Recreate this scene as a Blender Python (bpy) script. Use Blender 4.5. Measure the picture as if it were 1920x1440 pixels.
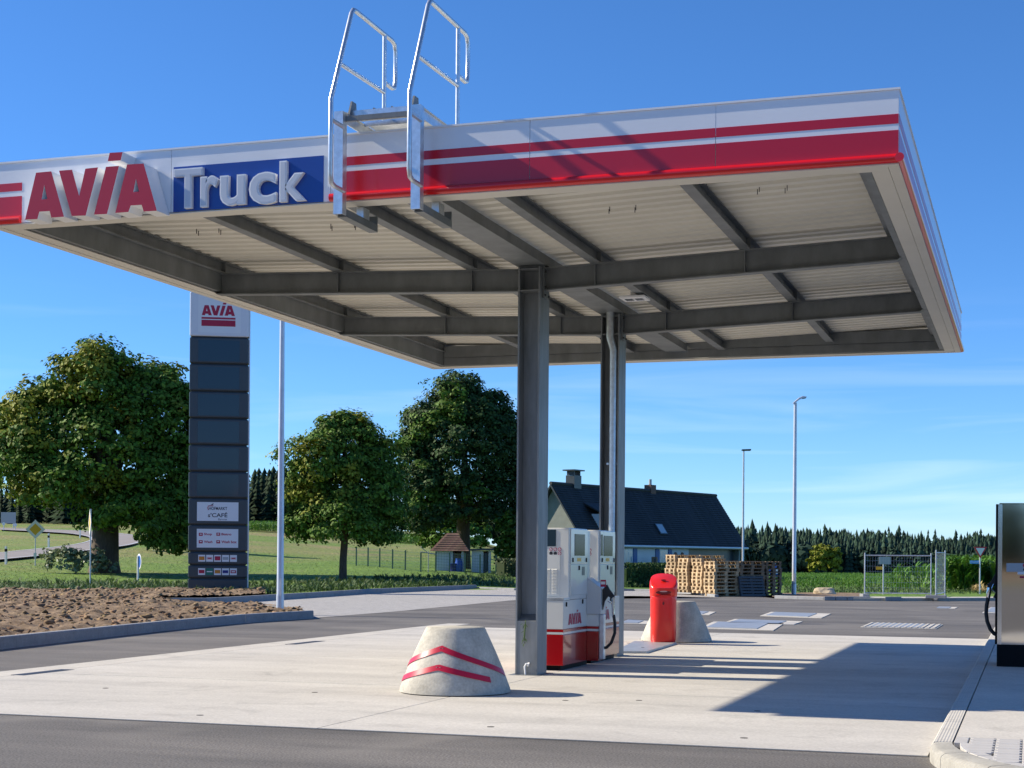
import bpy, bmesh, math, random
import numpy as np
from mathutils import Vector, Matrix, noise
random.seed(7); rng = np.random.default_rng(7)
R = math.radians
scn = bpy.context.scene
for o in list(bpy.data.objects): bpy.data.objects.remove(o)
C = scn.collection

# ------------------------------------------------------------------ camera
FPX, YAW, HY, ROLL, CH = 2950., R(18.23), 1044.3, R(.45), 1.55
Fv = np.array([-math.sin(YAW), math.cos(YAW), 0.]); Rv = np.array([math.cos(YAW), math.sin(YAW), 0.]); Uv = np.array([0, 0, 1.])
cd = bpy.data.cameras.new('camera'); cam = bpy.data.objects.new('camera', cd); C.objects.link(cam); scn.camera = cam
cd.sensor_width = 36; cd.sensor_fit = 'HORIZONTAL'; cd.lens = 36 * FPX / 1920; cd.shift_y = (HY - 720) / 1920; cd.clip_start = .1; cd.clip_end = 6000
cr = Rv * math.cos(ROLL) + Uv * math.sin(ROLL); cu = -Rv * math.sin(ROLL) + Uv * math.cos(ROLL)
cam.matrix_world = Matrix(((cr[0], cu[0], -Fv[0], 0), (cr[1], cu[1], -Fv[1], 0), (cr[2], cu[2], -Fv[2], CH), (0, 0, 0, 1)))

# ------------------------------------------------------------------ world, sun, exposure
SUN = Vector((-8.19, -.75, 5.25)).normalized()      # towards the sun, read off the canopy's shadow
EL = math.asin(SUN.z); AZ = math.atan2(SUN.x, SUN.y)
w = bpy.data.worlds.new('World'); scn.world = w; w.use_nodes = True
nt = w.node_tree; nt.nodes.clear()
def N(t, ty, **k):
    n = t.nodes.new(ty)
    for a, b in k.items(): setattr(n, a, b)
    return n
sky = N(nt, 'ShaderNodeTexSky', sky_type='NISHITA', sun_disc=False, sun_elevation=EL, sun_rotation=AZ % (2 * math.pi),
        altitude=2000, air_density=1.0, dust_density=0., ozone_density=10.)
bg = N(nt, 'ShaderNodeBackground'); bg.inputs[1].default_value = .115
wo = N(nt, 'ShaderNodeOutputWorld')
hs = N(nt, 'ShaderNodeHueSaturation'); hs.inputs['Saturation'].default_value = 1.05
# thin cirrus, low over the whole horizon
tc = N(nt, 'ShaderNodeTexCoord'); sx = N(nt, 'ShaderNodeSeparateXYZ'); nt.links.new(tc.outputs['Generated'], sx.inputs[0])
mp = N(nt, 'ShaderNodeMapping'); mp.inputs['Scale'].default_value = (2.2, 2.2, 26); mp.inputs['Rotation'].default_value = (.06, .05, 0)
nt.links.new(tc.outputs['Generated'], mp.inputs[0])
cn = N(nt, 'ShaderNodeTexNoise'); cn.inputs['Scale'].default_value = 1.9; cn.inputs['Detail'].default_value = 7; cn.inputs['Distortion'].default_value = .7
nt.links.new(mp.outputs[0], cn.inputs['Vector'])
cm = N(nt, 'ShaderNodeMapRange'); cm.inputs[1].default_value = .5; cm.inputs[2].default_value = .78; nt.links.new(cn.outputs[0], cm.inputs[0])
cz = N(nt, 'ShaderNodeMapRange'); cz.inputs[1].default_value = .17; cz.inputs[2].default_value = .02; nt.links.new(sx.outputs[2], cz.inputs[0])
cmul = N(nt, 'ShaderNodeMath', operation='MULTIPLY'); nt.links.new(cm.outputs[0], cmul.inputs[0]); nt.links.new(cz.outputs[0], cmul.inputs[1])
cm2 = N(nt, 'ShaderNodeMath', operation='MULTIPLY'); cm2.inputs[1].default_value = .26; nt.links.new(cmul.outputs[0], cm2.inputs[0])
cx = N(nt, 'ShaderNodeMixRGB'); cx.inputs[2].default_value = (7.5, 8.0, 8.6, 1)
nt.links.new(sky.outputs[0], hs.inputs['Color']); nt.links.new(hs.outputs[0], cx.inputs[1]); nt.links.new(cm2.outputs[0], cx.inputs[0])
nt.links.new(cx.outputs[0], bg.inputs[0]); nt.links.new(bg.outputs[0], wo.inputs[0])
sl = bpy.data.lights.new('sun', 'SUN'); so = bpy.data.objects.new('sun', sl); C.objects.link(so)
sl.energy = 4.9; sl.angle = R(.53); sl.color = (1, .885, .71); so.rotation_euler = SUN.to_track_quat('Z', 'Y').to_euler(); so.location = (-30, -10, 40)
vs = scn.view_settings; vs.view_transform = 'Standard'; vs.look = 'None'; vs.gamma = 1; vs.use_curve_mapping = False; vs.exposure = .68
scn.render.engine = 'CYCLES'
scn.cycles.max_bounces = 8; scn.cycles.diffuse_bounces = 4; scn.cycles.transparent_max_bounces = 8

# ------------------------------------------------------------------ pixel -> place
def ray(px, py):
    xr = (px - 960) / FPX; yr = (HY - py) / FPX
    x = xr * math.cos(ROLL) - yr * math.sin(ROLL); y = xr * math.sin(ROLL) + yr * math.cos(ROLL)
    return Fv + Rv * x + Uv * y
CP = np.array([0, 0, CH])
def G(px, py, z=0.): d = ray(px, py); return CP + d * ((z - CH) / d[2])
def onY(px, py, Y): d = ray(px, py); return CP + d * (Y / d[1])
def onX(px, py, X): d = ray(px, py); return CP + d * (X / d[0])
def atD(px, py, dist): return CP + ray(px, py) * dist
def ud(u, d, z=0.): p = Rv * u + Fv * d; return np.array([p[0], p[1], z])
def sstep(a, b, x): t = min(1, max(0, (x - a) / (b - a))); return t * t * (3 - 2 * t)
def T(x, y):
    "height of the open ground"
    u = x * Rv[0] + y * Rv[1]; d = x * Fv[0] + y * Fv[1]
    if d < 60: return -.06
    k = .0245 * sstep(10, -8, u) + .0115 * sstep(-12, -32, u)
    z = k * max(0, min(d, 260) - 70) + k * .3 * max(0, min(d, 900) - 260)
    rt = sstep(-6, 14, u)
    z += rt * (-.0045 * max(0, min(d, 250) - 85) - .013 * max(0, min(d, 620) - 250) + .03 * max(0, min(d, 1000) - 640))
    return z - .06
def GT(px, py, z=0.):
    "where a pixel's ray meets the open ground"
    d = ray(px, py); t = 55.
    while t < 900:
        p = CP + d * t
        if p[2] <= T(p[0], p[1]) + z: break
        t += .25
    return np.array([p[0], p[1], T(p[0], p[1])])

# ------------------------------------------------------------------ materials
MAT = {}
def mat(name, col, rough=.6, metal=0., var=0., vs_=3., bump=0., bs=60., spec=.5, coat=0., world=False, col2=None, detail=6, stretch=None, island=0., transl=0., emit=None):
    if name in MAT: return MAT[name]
    m = bpy.data.materials.new(name); m.use_nodes = True; t = m.node_tree; b = t.nodes['Principled BSDF']; L = t.links.new
    b.inputs['Base Color'].default_value = (*col, 1); b.inputs['Roughness'].default_value = rough; b.inputs['Metallic'].default_value = metal
    b.inputs['Specular IOR Level'].default_value = spec; b.inputs['Coat Weight'].default_value = coat; b.inputs['Coat Roughness'].default_value = .06
    vec = None
    if var or bump:
        if world: g = N(t, 'ShaderNodeNewGeometry'); vec = g.outputs['Position']
        else: g = N(t, 'ShaderNodeTexCoord'); vec = g.outputs['Object']
        if stretch:
            mpp = N(t, 'ShaderNodeMapping'); mpp.inputs['Scale'].default_value = stretch; L(vec, mpp.inputs[0]); vec = mpp.outputs[0]
    out = None
    if var:
        n1 = N(t, 'ShaderNodeTexNoise'); n1.inputs['Scale'].default_value = vs_; n1.inputs['Detail'].default_value = detail; n1.inputs['Roughness'].default_value = .62; L(vec, n1.inputs['Vector'])
        rp = N(t, 'ShaderNodeValToRGB'); rp.color_ramp.elements[0].position = .3; rp.color_ramp.elements[1].position = .7
        c2 = col2 or tuple(min(1, c * (1 + var)) for c in col); c1 = col if col2 else tuple(c * (1 - var) for c in col)
        rp.color_ramp.elements[0].color = (*c1, 1); rp.color_ramp.elements[1].color = (*c2, 1)
        L(n1.outputs[0], rp.inputs[0]); out = rp.outputs[0]
    if island:
        g2 = N(t, 'ShaderNodeNewGeometry'); hsv = N(t, 'ShaderNodeHueSaturation')
        mr = N(t, 'ShaderNodeMapRange'); mr.inputs[3].default_value = 1 - island; mr.inputs[4].default_value = 1 + island; L(g2.outputs['Random Per Island'], mr.inputs[0]); L(mr.outputs[0], hsv.inputs['Value'])
        mh = N(t, 'ShaderNodeMapRange'); mh.inputs[3].default_value = .485; mh.inputs[4].default_value = .52
        wn = N(t, 'ShaderNodeTexWhiteNoise', noise_dimensions='1D'); L(g2.outputs['Random Per Island'], wn.inputs['W']); L(wn.outputs['Value'], mh.inputs[0]); L(mh.outputs[0], hsv.inputs['Hue'])
        if out: L(out, hsv.inputs['Color'])
        else: hsv.inputs['Color'].default_value = (*col, 1)
        out = hsv.outputs[0]
    if out: L(out, b.inputs['Base Color'])
    if bump:
        n2 = N(t, 'ShaderNodeTexNoise'); n2.inputs['Scale'].default_value = bs; n2.inputs['Detail'].default_value = 4; L(vec, n2.inputs['Vector'])
        bp = N(t, 'ShaderNodeBump'); bp.inputs['Strength'].default_value = bump; bp.inputs['Distance'].default_value = .02; L(n2.outputs[0], bp.inputs['Height']); L(bp.outputs[0], b.inputs['Normal'])
    if transl:
        tr = N(t, 'ShaderNodeBsdfTranslucent'); mx = N(t, 'ShaderNodeMixShader'); mx.inputs[0].default_value = transl
        tr.inputs['Color'].default_value = (*[min(1, c * 1.5) for c in col], 1)
        if out: L(out, tr.inputs['Color'])
        o_ = t.nodes['Material Output']; L(b.outputs[0], mx.inputs[1]); L(tr.outputs[0], mx.inputs[2]); L(mx.outputs[0], o_.inputs[0])
    if emit: b.inputs['Emission Color'].default_value = (*emit[:3], 1); b.inputs['Emission Strength'].default_value = emit[3]
    MAT[name] = m; return m

RED = (.50, .008, .022)
mat('white_panel', (.84, .85, .86), .28, var=.03, vs_=1.2, coat=.25); mat('red_panel', (.56, .004, .022), .3, coat=.25); mat('red_rail', (.70, .005, .010), .28, coat=.4)
mat('blue_panel', (.006, .05, .30), .3, coat=.2); mat('letter_red', (.50, .006, .035), .35); mat('letter_white', (.82, .83, .84), .3); mat('letter_grey', (.58, .62, .68), .3)
mat('soffit', (.64, .61, .53), .5, var=.05, vs_=1.5); mat('roof_sheet', (.68, .65, .56), .45, var=.05, vs_=.8)
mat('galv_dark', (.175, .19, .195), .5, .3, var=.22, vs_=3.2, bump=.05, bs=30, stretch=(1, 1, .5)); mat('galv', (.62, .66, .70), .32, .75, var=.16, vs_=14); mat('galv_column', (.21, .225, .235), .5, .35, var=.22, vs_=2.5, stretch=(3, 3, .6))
mat('bolt', (.06, .06, .06), .5, .6); mat('black', (.008, .008, .009), .6, spec=.12); mat('rubber', (.02, .02, .022), .6)
mat('glass_dark', (.010, .014, .018), .12, spec=.08); mat('screen', (.015, .035, .055), .1, spec=.5)
mat('disp_white', (.72, .72, .68), .25, coat=.5, var=.03, vs_=2); mat('disp_red', (.42, .004, .008), .22, coat=.5); mat('disp_grey', (.55, .57, .58), .3, coat=.3)
mat('steel_mirror', (.60, .58, .54), .05, 1., bump=.004, bs=1.2); mat('chrome', (.75, .76, .77), .12, 1.)
mat('anthracite', (.045, .058, .068), .35, var=.08, vs_=1); mat('pylon_white', (.72, .73, .76), .35); mat('pylon_side', (.55, .6, .66), .3, .4)
mat('bin_red', (.74, .018, .010), .3, coat=.2, var=.05, vs_=4); mat('bollard', (.46, .44, .38), .85, var=.22, vs_=4, bump=.12, bs=45, detail=9)
mat('lamp_galv', (.55, .57, .6), .4, .6, var=.1, vs_=3); mat('wood', (.56, .39, .20), .75, var=.35, vs_=6, stretch=(1, 5, 5)); mat('wood_old_shaded', (.22, .15, .085), .8, var=.35, vs_=6, stretch=(1, 5, 5))  # darker wood: old timber, and shade painted onto the pallet stacks
mat('bark', (.10, .075, .055), .9, var=.35, vs_=9, bump=.5, bs=14, stretch=(2, 2, .4)); mat('leaf', (.09, .165, .02), .65, island=.5, transl=.13, spec=.2); mat('leaf_gold_lit', (.20, .225, .024), .65, island=.35, transl=.15, spec=.2)  # gold leaf: yellowish foliage, also painted sunlight on the tree crowns
mat('leaf_dark', (.038, .078, .02), .65, island=.5, transl=.08, spec=.2); mat('spruce', (.020, .040, .020), .8, island=.4, spec=.1); mat('wood_mass_hazed', (.030, .058, .040), .8, island=.5, spec=.1)  # far wood lightened to put the distance haze into its colour
mat('corn', (.10, .22, .025), .5, island=.35, transl=.2); mat('weed', (.09, .15, .05), .6, island=.4, transl=.15); mat('straw', (.42, .31, .13), .7, island=.3)
mat('hedge', (.05, .075, .02), .7, island=.4); mat('sign_white', (.78, .79, .8), .4); mat('sign_yellow', (.75, .42, .01), .4); mat('sign_red', (.5, .02, .03), .4); mat('sign_blue', (.02, .12, .45), .4); mat('street_blue', (.10, .35, .80), .4); mat('sign_grey', (.4, .42, .44), .5, .3)
mat('print_red', (.42, .01, .05), .5); mat('print_black', (.02, .02, .03), .5); mat('print_orange', (.6, .22, .02), .5); mat('print_green', (.01, .16, .12), .5); mat('print_navy', (.02, .03, .2), .5); mat('print_pink', (.7, .45, .45), .5)
mat('plaster', (.66, .67, .68), .8, var=.05, vs_=1); mat('slate', (.20, .225, .205), .7, var=.12, vs_=2); mat('tile_dark', (.030, .032, .036), .7, island=.3); mat('tile_brown', (.16, .095, .07), .8, island=.35); mat('shutter', (.02, .10, .30), .5)
mat('fence_green', (.02, .09, .07), .5); mat('stone', (.55, .46, .32), .9, var=.25, vs_=2, bump=.4, bs=5); mat('soil_clod', (.21, .145, .09), .95, island=.55, spec=.1)
mat('kerb_grey', (.27, .28, .29), .85, var=.12, vs_=5, bump=.06, bs=60); mat('kerb_white', (.36, .35, .31), .8, var=.14, vs_=5, bump=.06, bs=50); mat('paver', (.47, .46, .44), .85, var=.13, vs_=3.5, bump=.06, bs=60)
mat('leather_plastic', (.05, .055, .06), .5); mat('joint', (.06, .058, .052), .9); mat('cover_steel', (.42, .44, .45), .45, .5, var=.12, vs_=4, bump=.05, bs=40)
mat('concrete', (.52, .50, .455), .8, var=.15, vs_=.6, bump=.03, bs=70, world=True, detail=12, stretch=(.4, 1.5, 1)); mat('concrete_light', (.54, .515, .46), .8, var=.1, vs_=.9, world=True, detail=9)
mat('blue_barrel', (.01, .07, .38), .4)

def ground_mats():
    # asphalt: fine aggregate, tyre-worn streaks
    m = mat('asphalt', (.075, .075, .077), .82, var=.001); t = m.node_tree; b = t.nodes['Principled BSDF']; L = t.links.new
    g = N(t, 'ShaderNodeNewGeometry')
    a = N(t, 'ShaderNodeTexNoise'); a.inputs['Scale'].default_value = 55; a.inputs['Detail'].default_value = 3; L(g.outputs['Position'], a.inputs['Vector'])
    mp_ = N(t, 'ShaderNodeMapping'); mp_.inputs['Scale'].default_value = (.22, 1.1, 1); L(g.outputs['Position'], mp_.inputs[0])
    c = N(t, 'ShaderNodeTexNoise'); c.inputs['Scale'].default_value = .55; c.inputs['Detail'].default_value = 9; c.inputs['Roughness'].default_value = .68; L(mp_.outputs[0], c.inputs['Vector'])
    r1 = N(t, 'ShaderNodeValToRGB'); r1.color_ramp.elements[0].color = (.068, .065, .061, 1); r1.color_ramp.elements[1].color = (.185, .172, .155, 1); r1.color_ramp.elements[0].position = .32; r1.color_ramp.elements[1].position = .72
    L(c.outputs[0], r1.inputs[0])
    r2 = N(t, 'ShaderNodeMapRange'); r2.inputs[1].default_value = .3; r2.inputs[2].default_value = .7; r2.inputs[3].default_value = .4; r2.inputs[4].default_value = 1.65; L(a.outputs[0], r2.inputs[0])
    mu = N(t, 'ShaderNodeMixRGB', blend_type='MULTIPLY'); mu.inputs[0].default_value = 1; L(r1.outputs[0], mu.inputs[1]); L(r2.outputs[0], mu.inputs[2]); L(mu.outputs[0], b.inputs['Base Color'])
    bp = N(t, 'ShaderNodeBump'); bp.inputs['Strength'].default_value = .5; bp.inputs['Distance'].default_value = .006; L(a.outputs[0], bp.inputs['Height']); L(bp.outputs[0], b.inputs['Normal'])
    bp.inputs['Distance'].default_value = .008
    dn_ = N(t, 'ShaderNodeTexNoise'); dn_.inputs['Scale'].default_value = .16; dn_.inputs['Detail'].default_value = 6; dn_.inputs['Distortion'].default_value = 2.5; L(g.outputs['Position'], dn_.inputs['Vector'])
    dm_ = N(t, 'ShaderNodeMapRange'); dm_.inputs[1].default_value = .5; dm_.inputs[2].default_value = .72; dm_.inputs[4].default_value = .62; L(dn_.outputs[0], dm_.inputs[0])
    dx_ = N(t, 'ShaderNodeMixRGB'); dx_.inputs[2].default_value = (.23, .215, .19, 1); L(dm_.outputs[0], dx_.inputs[0]); L(mu.outputs[0], dx_.inputs[1]); L(dx_.outputs[0], b.inputs['Base Color'])
    # concrete: stains, speckle
    for cn_ in ('concrete', 'concrete_light', 'bollard', 'kerb_white', 'kerb_grey'):
        t = MAT[cn_].node_tree; b = t.nodes['Principled BSDF']; L = t.links.new; src = b.inputs['Base Color'].links[0].from_socket; g = N(t, 'ShaderNodeNewGeometry')
        st_ = N(t, 'ShaderNodeTexNoise'); st_.inputs['Scale'].default_value = 1.1; st_.inputs['Detail'].default_value = 9; st_.inputs['Roughness'].default_value = .7; st_.inputs['Distortion'].default_value = .8; L(g.outputs['Position'], st_.inputs['Vector'])
        sm_ = N(t, 'ShaderNodeMapRange'); sm_.inputs[1].default_value = .54; sm_.inputs[2].default_value = .74; sm_.inputs[3].default_value = 1.; sm_.inputs[4].default_value = .72; L(st_.outputs[0], sm_.inputs[0])
        sk_ = N(t, 'ShaderNodeTexNoise'); sk_.inputs['Scale'].default_value = 38; sk_.inputs['Detail'].default_value = 3; L(g.outputs['Position'], sk_.inputs['Vector'])
        s2_ = N(t, 'ShaderNodeMapRange'); s2_.inputs[1].default_value = .3; s2_.inputs[2].default_value = .7; s2_.inputs[3].default_value = .87; s2_.inputs[4].default_value = 1.1; L(sk_.outputs[0], s2_.inputs[0])
        ml_ = N(t, 'ShaderNodeMath', operation='MULTIPLY'); L(sm_.outputs[0], ml_.inputs[0]); L(s2_.outputs[0], ml_.inputs[1])
        mu = N(t, 'ShaderNodeMixRGB', blend_type='MULTIPLY'); mu.inputs[0].default_value = 1; L(src, mu.inputs[1]); L(ml_.outputs[0], mu.inputs[2]); L(mu.outputs[0], b.inputs['Base Color'])
    # each pallet weathered a little differently
    for cn_ in ('wood', 'wood_old_shaded'):
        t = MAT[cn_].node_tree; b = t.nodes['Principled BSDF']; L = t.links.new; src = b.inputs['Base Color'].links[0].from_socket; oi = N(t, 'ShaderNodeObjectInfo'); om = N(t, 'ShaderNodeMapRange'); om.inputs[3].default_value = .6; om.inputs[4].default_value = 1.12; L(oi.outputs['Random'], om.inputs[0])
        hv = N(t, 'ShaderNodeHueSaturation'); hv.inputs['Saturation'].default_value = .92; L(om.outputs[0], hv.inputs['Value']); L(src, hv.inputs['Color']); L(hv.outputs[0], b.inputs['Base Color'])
    # meadow
    m = mat('meadow', (.1, .15, .03), .9, var=.001); t = m.node_tree; b = t.nodes['Principled BSDF']; L = t.links.new
    g = N(t, 'ShaderNodeNewGeometry')
    a = N(t, 'ShaderNodeTexNoise'); a.inputs['Scale'].default_value = .05; a.inputs['Detail'].default_value = 8; a.inputs['Roughness'].default_value = .66; L(g.outputs['Position'], a.inputs['Vector'])
    sp = N(t, 'ShaderNodeSeparateXYZ'); L(g.outputs['Position'], sp.inputs[0])
    dr = N(t, 'ShaderNodeMapRange'); dr.inputs[1].default_value = -30; dr.inputs[2].default_value = -62; dr.inputs[3].default_value = 0; dr.inputs[4].default_value = .2; L(sp.outputs[0], dr.inputs[0])
    ad = N(t, 'ShaderNodeMath', operation='ADD'); L(a.outputs[0], ad.inputs[0]); L(dr.outputs[0], ad.inputs[1])
    r1 = N(t, 'ShaderNodeValToRGB'); e = r1.color_ramp.elements; e[0].position = .3; e[0].color = (.07, .15, .014, 1); e[1].position = .85; e[1].color = (.27, .23, .09, 1)
    k = r1.color_ramp.elements.new(.60); k.color = (.125, .225, .02, 1); L(ad.outputs[0], r1.inputs[0])
    f = N(t, 'ShaderNodeTexNoise'); f.inputs['Scale'].default_value = 3.5; f.inputs['Detail'].default_value = 5; L(g.outputs['Position'], f.inputs['Vector'])
    r2 = N(t, 'ShaderNodeMapRange'); r2.inputs[1].default_value = .3; r2.inputs[2].default_value = .7; r2.inputs[3].default_value = .6; r2.inputs[4].default_value = 1.35; L(f.outputs[0], r2.inputs[0])
    mu = N(t, 'ShaderNodeMixRGB', blend_type='MULTIPLY'); mu.inputs[0].default_value = 1; L(r1.outputs[0], mu.inputs[1]); L(r2.outputs[0], mu.inputs[2]); L(mu.outputs[0], b.inputs['Base Color'])
    bp = N(t, 'ShaderNodeBump'); bp.inputs['Strength'].default_value = .9; bp.inputs['Distance'].default_value = .25; L(f.outputs[0], bp.inputs['Height']); L(bp.outputs[0], b.inputs['Normal'])
    # concrete block paving seen from far
    m = mat('block_paving', (.45, .44, .42), .85, var=.001); t = m.node_tree; b = t.nodes['Principled BSDF']; L = t.links.new
    g = N(t, 'ShaderNodeNewGeometry'); br = N(t, 'ShaderNodeTexBrick'); br.inputs['Scale'].default_value = 2.6; br.inputs['Mortar Size'].default_value = .03
    br.inputs['Color1'].default_value = (.50, .485, .46, 1); br.inputs['Color2'].default_value = (.36, .355, .34, 1); br.inputs['Mortar'].default_value = (.2, .19, .18, 1); L(g.outputs['Position'], br.inputs['Vector']); L(br.outputs[0], b.inputs['Base Color'])
    # soil
    m = mat('soil', (.2, .12, .06), .95, var=.001); t = m.node_tree; b = t.nodes['Principled BSDF']; L = t.links.new
    g = N(t, 'ShaderNodeNewGeometry'); a = N(t, 'ShaderNodeTexNoise'); a.inputs['Scale'].default_value = 3.2; a.inputs['Detail'].default_value = 10; a.inputs['Roughness'].default_value = .75; L(g.outputs['Position'], a.inputs['Vector'])
    r1 = N(t, 'ShaderNodeValToRGB'); e = r1.color_ramp.elements; e[0].position = .36; e[0].color = (.085, .052, .03, 1); e[1].position = .66; e[1].color = (.36, .26, .16, 1); L(a.outputs[0], r1.inputs[0]); L(r1.outputs[0], b.inputs['Base Color'])
    bp = N(t, 'ShaderNodeBump'); bp.inputs['Strength'].default_value = .8; bp.inputs['Distance'].default_value = .05; L(a.outputs[0], bp.inputs['Height']); L(bp.outputs[0], b.inputs['Normal'])
    # ribbed kerb top
    m = mat('kerb_ribbed', (.52, .5, .45), .8, var=.001); t = m.node_tree; b = t.nodes['Principled BSDF']; L = t.links.new
    g = N(t, 'ShaderNodeNewGeometry'); wv = N(t, 'ShaderNodeTexWave', bands_direction='X'); wv.inputs['Scale'].default_value = 13; L(g.outputs['Position'], wv.inputs['Vector'])
    n_ = N(t, 'ShaderNodeTexNoise'); n_.inputs['Scale'].default_value = 6; n_.inputs['Detail'].default_value = 8; L(g.outputs['Position'], n_.inputs['Vector'])
    r1 = N(t, 'ShaderNodeValToRGB'); r1.color_ramp.elements[0].color = (.38, .365, .33, 1); r1.color_ramp.elements[1].color = (.60, .58, .53, 1); L(n_.outputs[0], r1.inputs[0]); L(r1.outputs[0], b.inputs['Base Color'])
    bp = N(t, 'ShaderNodeBump'); bp.inputs['Strength'].default_value = .4; bp.inputs['Distance'].default_value = .005; L(wv.outputs[0], bp.inputs['Height']); L(bp.outputs[0], b.inputs['Normal'])
ground_mats()

# ------------------------------------------------------------------ builders
ORG = {}
def tag(o, label=None, cat=None, group=None, kind=None):
    if label: o['label'] = label
    if cat: o['category'] = cat
    if group: o['group'] = group
    if kind: o['kind'] = kind
    return o
def thing(name, label, cat, loc, rz=0., group=None, local=False):
    o = bpy.data.objects.new(name, None); o.empty_display_size = .2; o.location = loc; o.rotation_euler = (0, 0, rz); C.objects.link(o)
    ORG[o] = np.zeros(3) if local else np.array(loc, float)
    return tag(o, label, cat, group)
class MB:
    def __init__(s): s.v = []; s.f = []; s.mi = []
    def add(s, vs_, fs, mi=0):
        b = len(s.v); s.v += [tuple(map(float, p)) for p in vs_]; s.f += [tuple(i + b for i in f) for f in fs]; s.mi += [mi] * len(fs); return s
    def box(s, a, b, mi=0):
        (x0, y0, z0), (x1, y1, z1) = [[min(a[i], b[i]) for i in range(3)], [max(a[i], b[i]) for i in range(3)]]
        return s.add([(x0, y0, z0), (x1, y0, z0), (x1, y1, z0), (x0, y1, z0), (x0, y0, z1), (x1, y0, z1), (x1, y1, z1), (x0, y1, z1)],
                     [(0, 3, 2, 1), (4, 5, 6, 7), (0, 1, 5, 4), (1, 2, 6, 5), (2, 3, 7, 6), (3, 0, 4, 7)], mi)
    def obox(s, c, ex, ey, ez, mi=0):
        "box from centre and three half-axis vectors"
        c, ex, ey, ez = map(lambda q: np.array(q, float), (c, ex, ey, ez))
        vs_ = [c + sx_ * ex + sy_ * ey + sz_ * ez for sz_ in (-1, 1) for sx_, sy_ in ((-1, -1), (1, -1), (1, 1), (-1, 1))]
        return s.add(vs_, [(0, 3, 2, 1), (4, 5, 6, 7), (0, 1, 5, 4), (1, 2, 6, 5), (2, 3, 7, 6), (3, 0, 4, 7)], mi)
    def prism(s, poly, off, mi=0, mi2=None):
        "polygon (3D points) swept by vector off"
        n = len(poly); p = [np.array(q, float) for q in poly]; off = np.array(off, float)
        s.add(p + [q + off for q in p], [], mi); b = len(s.v) - 2 * n
        s.f += [tuple(range(b, b + n)), tuple(range(b + 2 * n - 1, b + n - 1, -1))]; s.mi += [mi, mi if mi2 is None else mi2]
        for i in range(n): j = (i + 1) % n; s.f.append((b + i, b + n + i, b + n + j, b + j)); s.mi.append(mi if mi2 is None else mi2)
        return s
    def sweep(s, prof, p0, p1, side, up):
        "2D profile swept from p0 to p1"
        side, up, p0, p1 = [np.array(q, float) for q in (side, up, p0, p1)]
        return s.prism([p0 + side * a + up * b for a, b in prof], p1 - p0)
    def tube(s, pts, r, n=10, cap=True, mi=0):
        P = [Vector(p) for p in pts]; rr = r if isinstance(r, (list, tuple)) else [r] * len(P)
        b = len(s.v); prev = None
        for i, p in enumerate(P):
            t = (P[min(i + 1, len(P) - 1)] - P[max(i - 1, 0)]).normalized()
            if prev is None: a = t.orthogonal().normalized()
            else: a = (prev - t * prev.dot(t)).normalized()
            prev = a; c = t.cross(a)
            k = 1.
            if 0 < i < len(P) - 1:
                h = (P[i] - P[i - 1]).normalized().dot(t); k = 1 / max(.5, h)
            for j in range(n):
                an = 2 * math.pi * j / n; q = p + (a * math.cos(an) + c * math.sin(an)) * rr[i] * (1 + (k - 1) * .5); s.v.append(tuple(q))
        for i in range(len(P) - 1):
            for j in range(n):
                k = (j + 1) % n; s.f.append((b + i * n + j, b + i * n + k, b + (i + 1) * n + k, b + (i + 1) * n + j)); s.mi.append(mi)
        if cap:
            s.f.append(tuple(b + j for j in range(n))[::-1]); s.f.append(tuple(b + (len(P) - 1) * n + j for j in range(n))); s.mi += [mi, mi]
        return s
    def rings(s, rings_, cap=True, mi=0):
        b = len(s.v); n = len(rings_[0])
        for r_ in rings_: s.v += [tuple(map(float, p)) for p in r_]
        for i in range(len(rings_) - 1):
            for j in range(n):
                k = (j + 1) % n; s.f.append((b + i * n + j, b + i * n + k, b + (i + 1) * n + k, b + (i + 1) * n + j)); s.mi.append(mi)
        if cap: s.f.append(tuple(b + j for j in range(n))[::-1]); s.f.append(tuple(b + (len(rings_) - 1) * n + j for j in range(n))); s.mi += [mi, mi]
        return s
    def lathe(s, c, prof, n=32, cap=True):
        return s.rings([[(c[0] + r_ * math.cos(2 * math.pi * j / n), c[1] + r_ * math.sin(2 * math.pi * j / n), c[2] + z) for j in range(n)] for r_, z in prof], cap)
    def build(s, name, m, parent=None, smooth=None, bevel=0., loc=None):
        ms = m if isinstance(m, (list, tuple)) else [m]
        v = np.array(s.v)
        if parent is not None: root = parent; 
        if parent is not None: org = ORG[parent]
        elif loc is not None: org = np.array(loc, float)
        else: org = np.array([(v[:, 0].min() + v[:, 0].max()) / 2, (v[:, 1].min() + v[:, 1].max()) / 2, v[:, 2].min()])
        me = bpy.data.meshes.new(name); me.from_pydata([tuple(p) for p in v - org], [], s.f)
        for q in ms: me.materials.append(MAT[q])
        if len(ms) > 1: me.polygons.foreach_set('material_index', s.mi)
        if smooth is not None:
            me.polygons.foreach_set('use_smooth', [True] * len(me.polygons))
            try: me.set_sharp_from_angle(angle=R(smooth))
            except Exception: pass
        me.update()
        o = bpy.data.objects.new(name, me); C.objects.link(o)
        if parent is not None: o.parent = parent; ORG[o] = ORG[parent]
        else: o.location = org; ORG[o] = org
        if bevel:
            bv = o.modifiers.new('bevel', 'BEVEL'); bv.width = bevel; bv.segments = 2; bv.limit_method = 'ANGLE'; bv.angle_limit = R(40)
        return o
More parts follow.
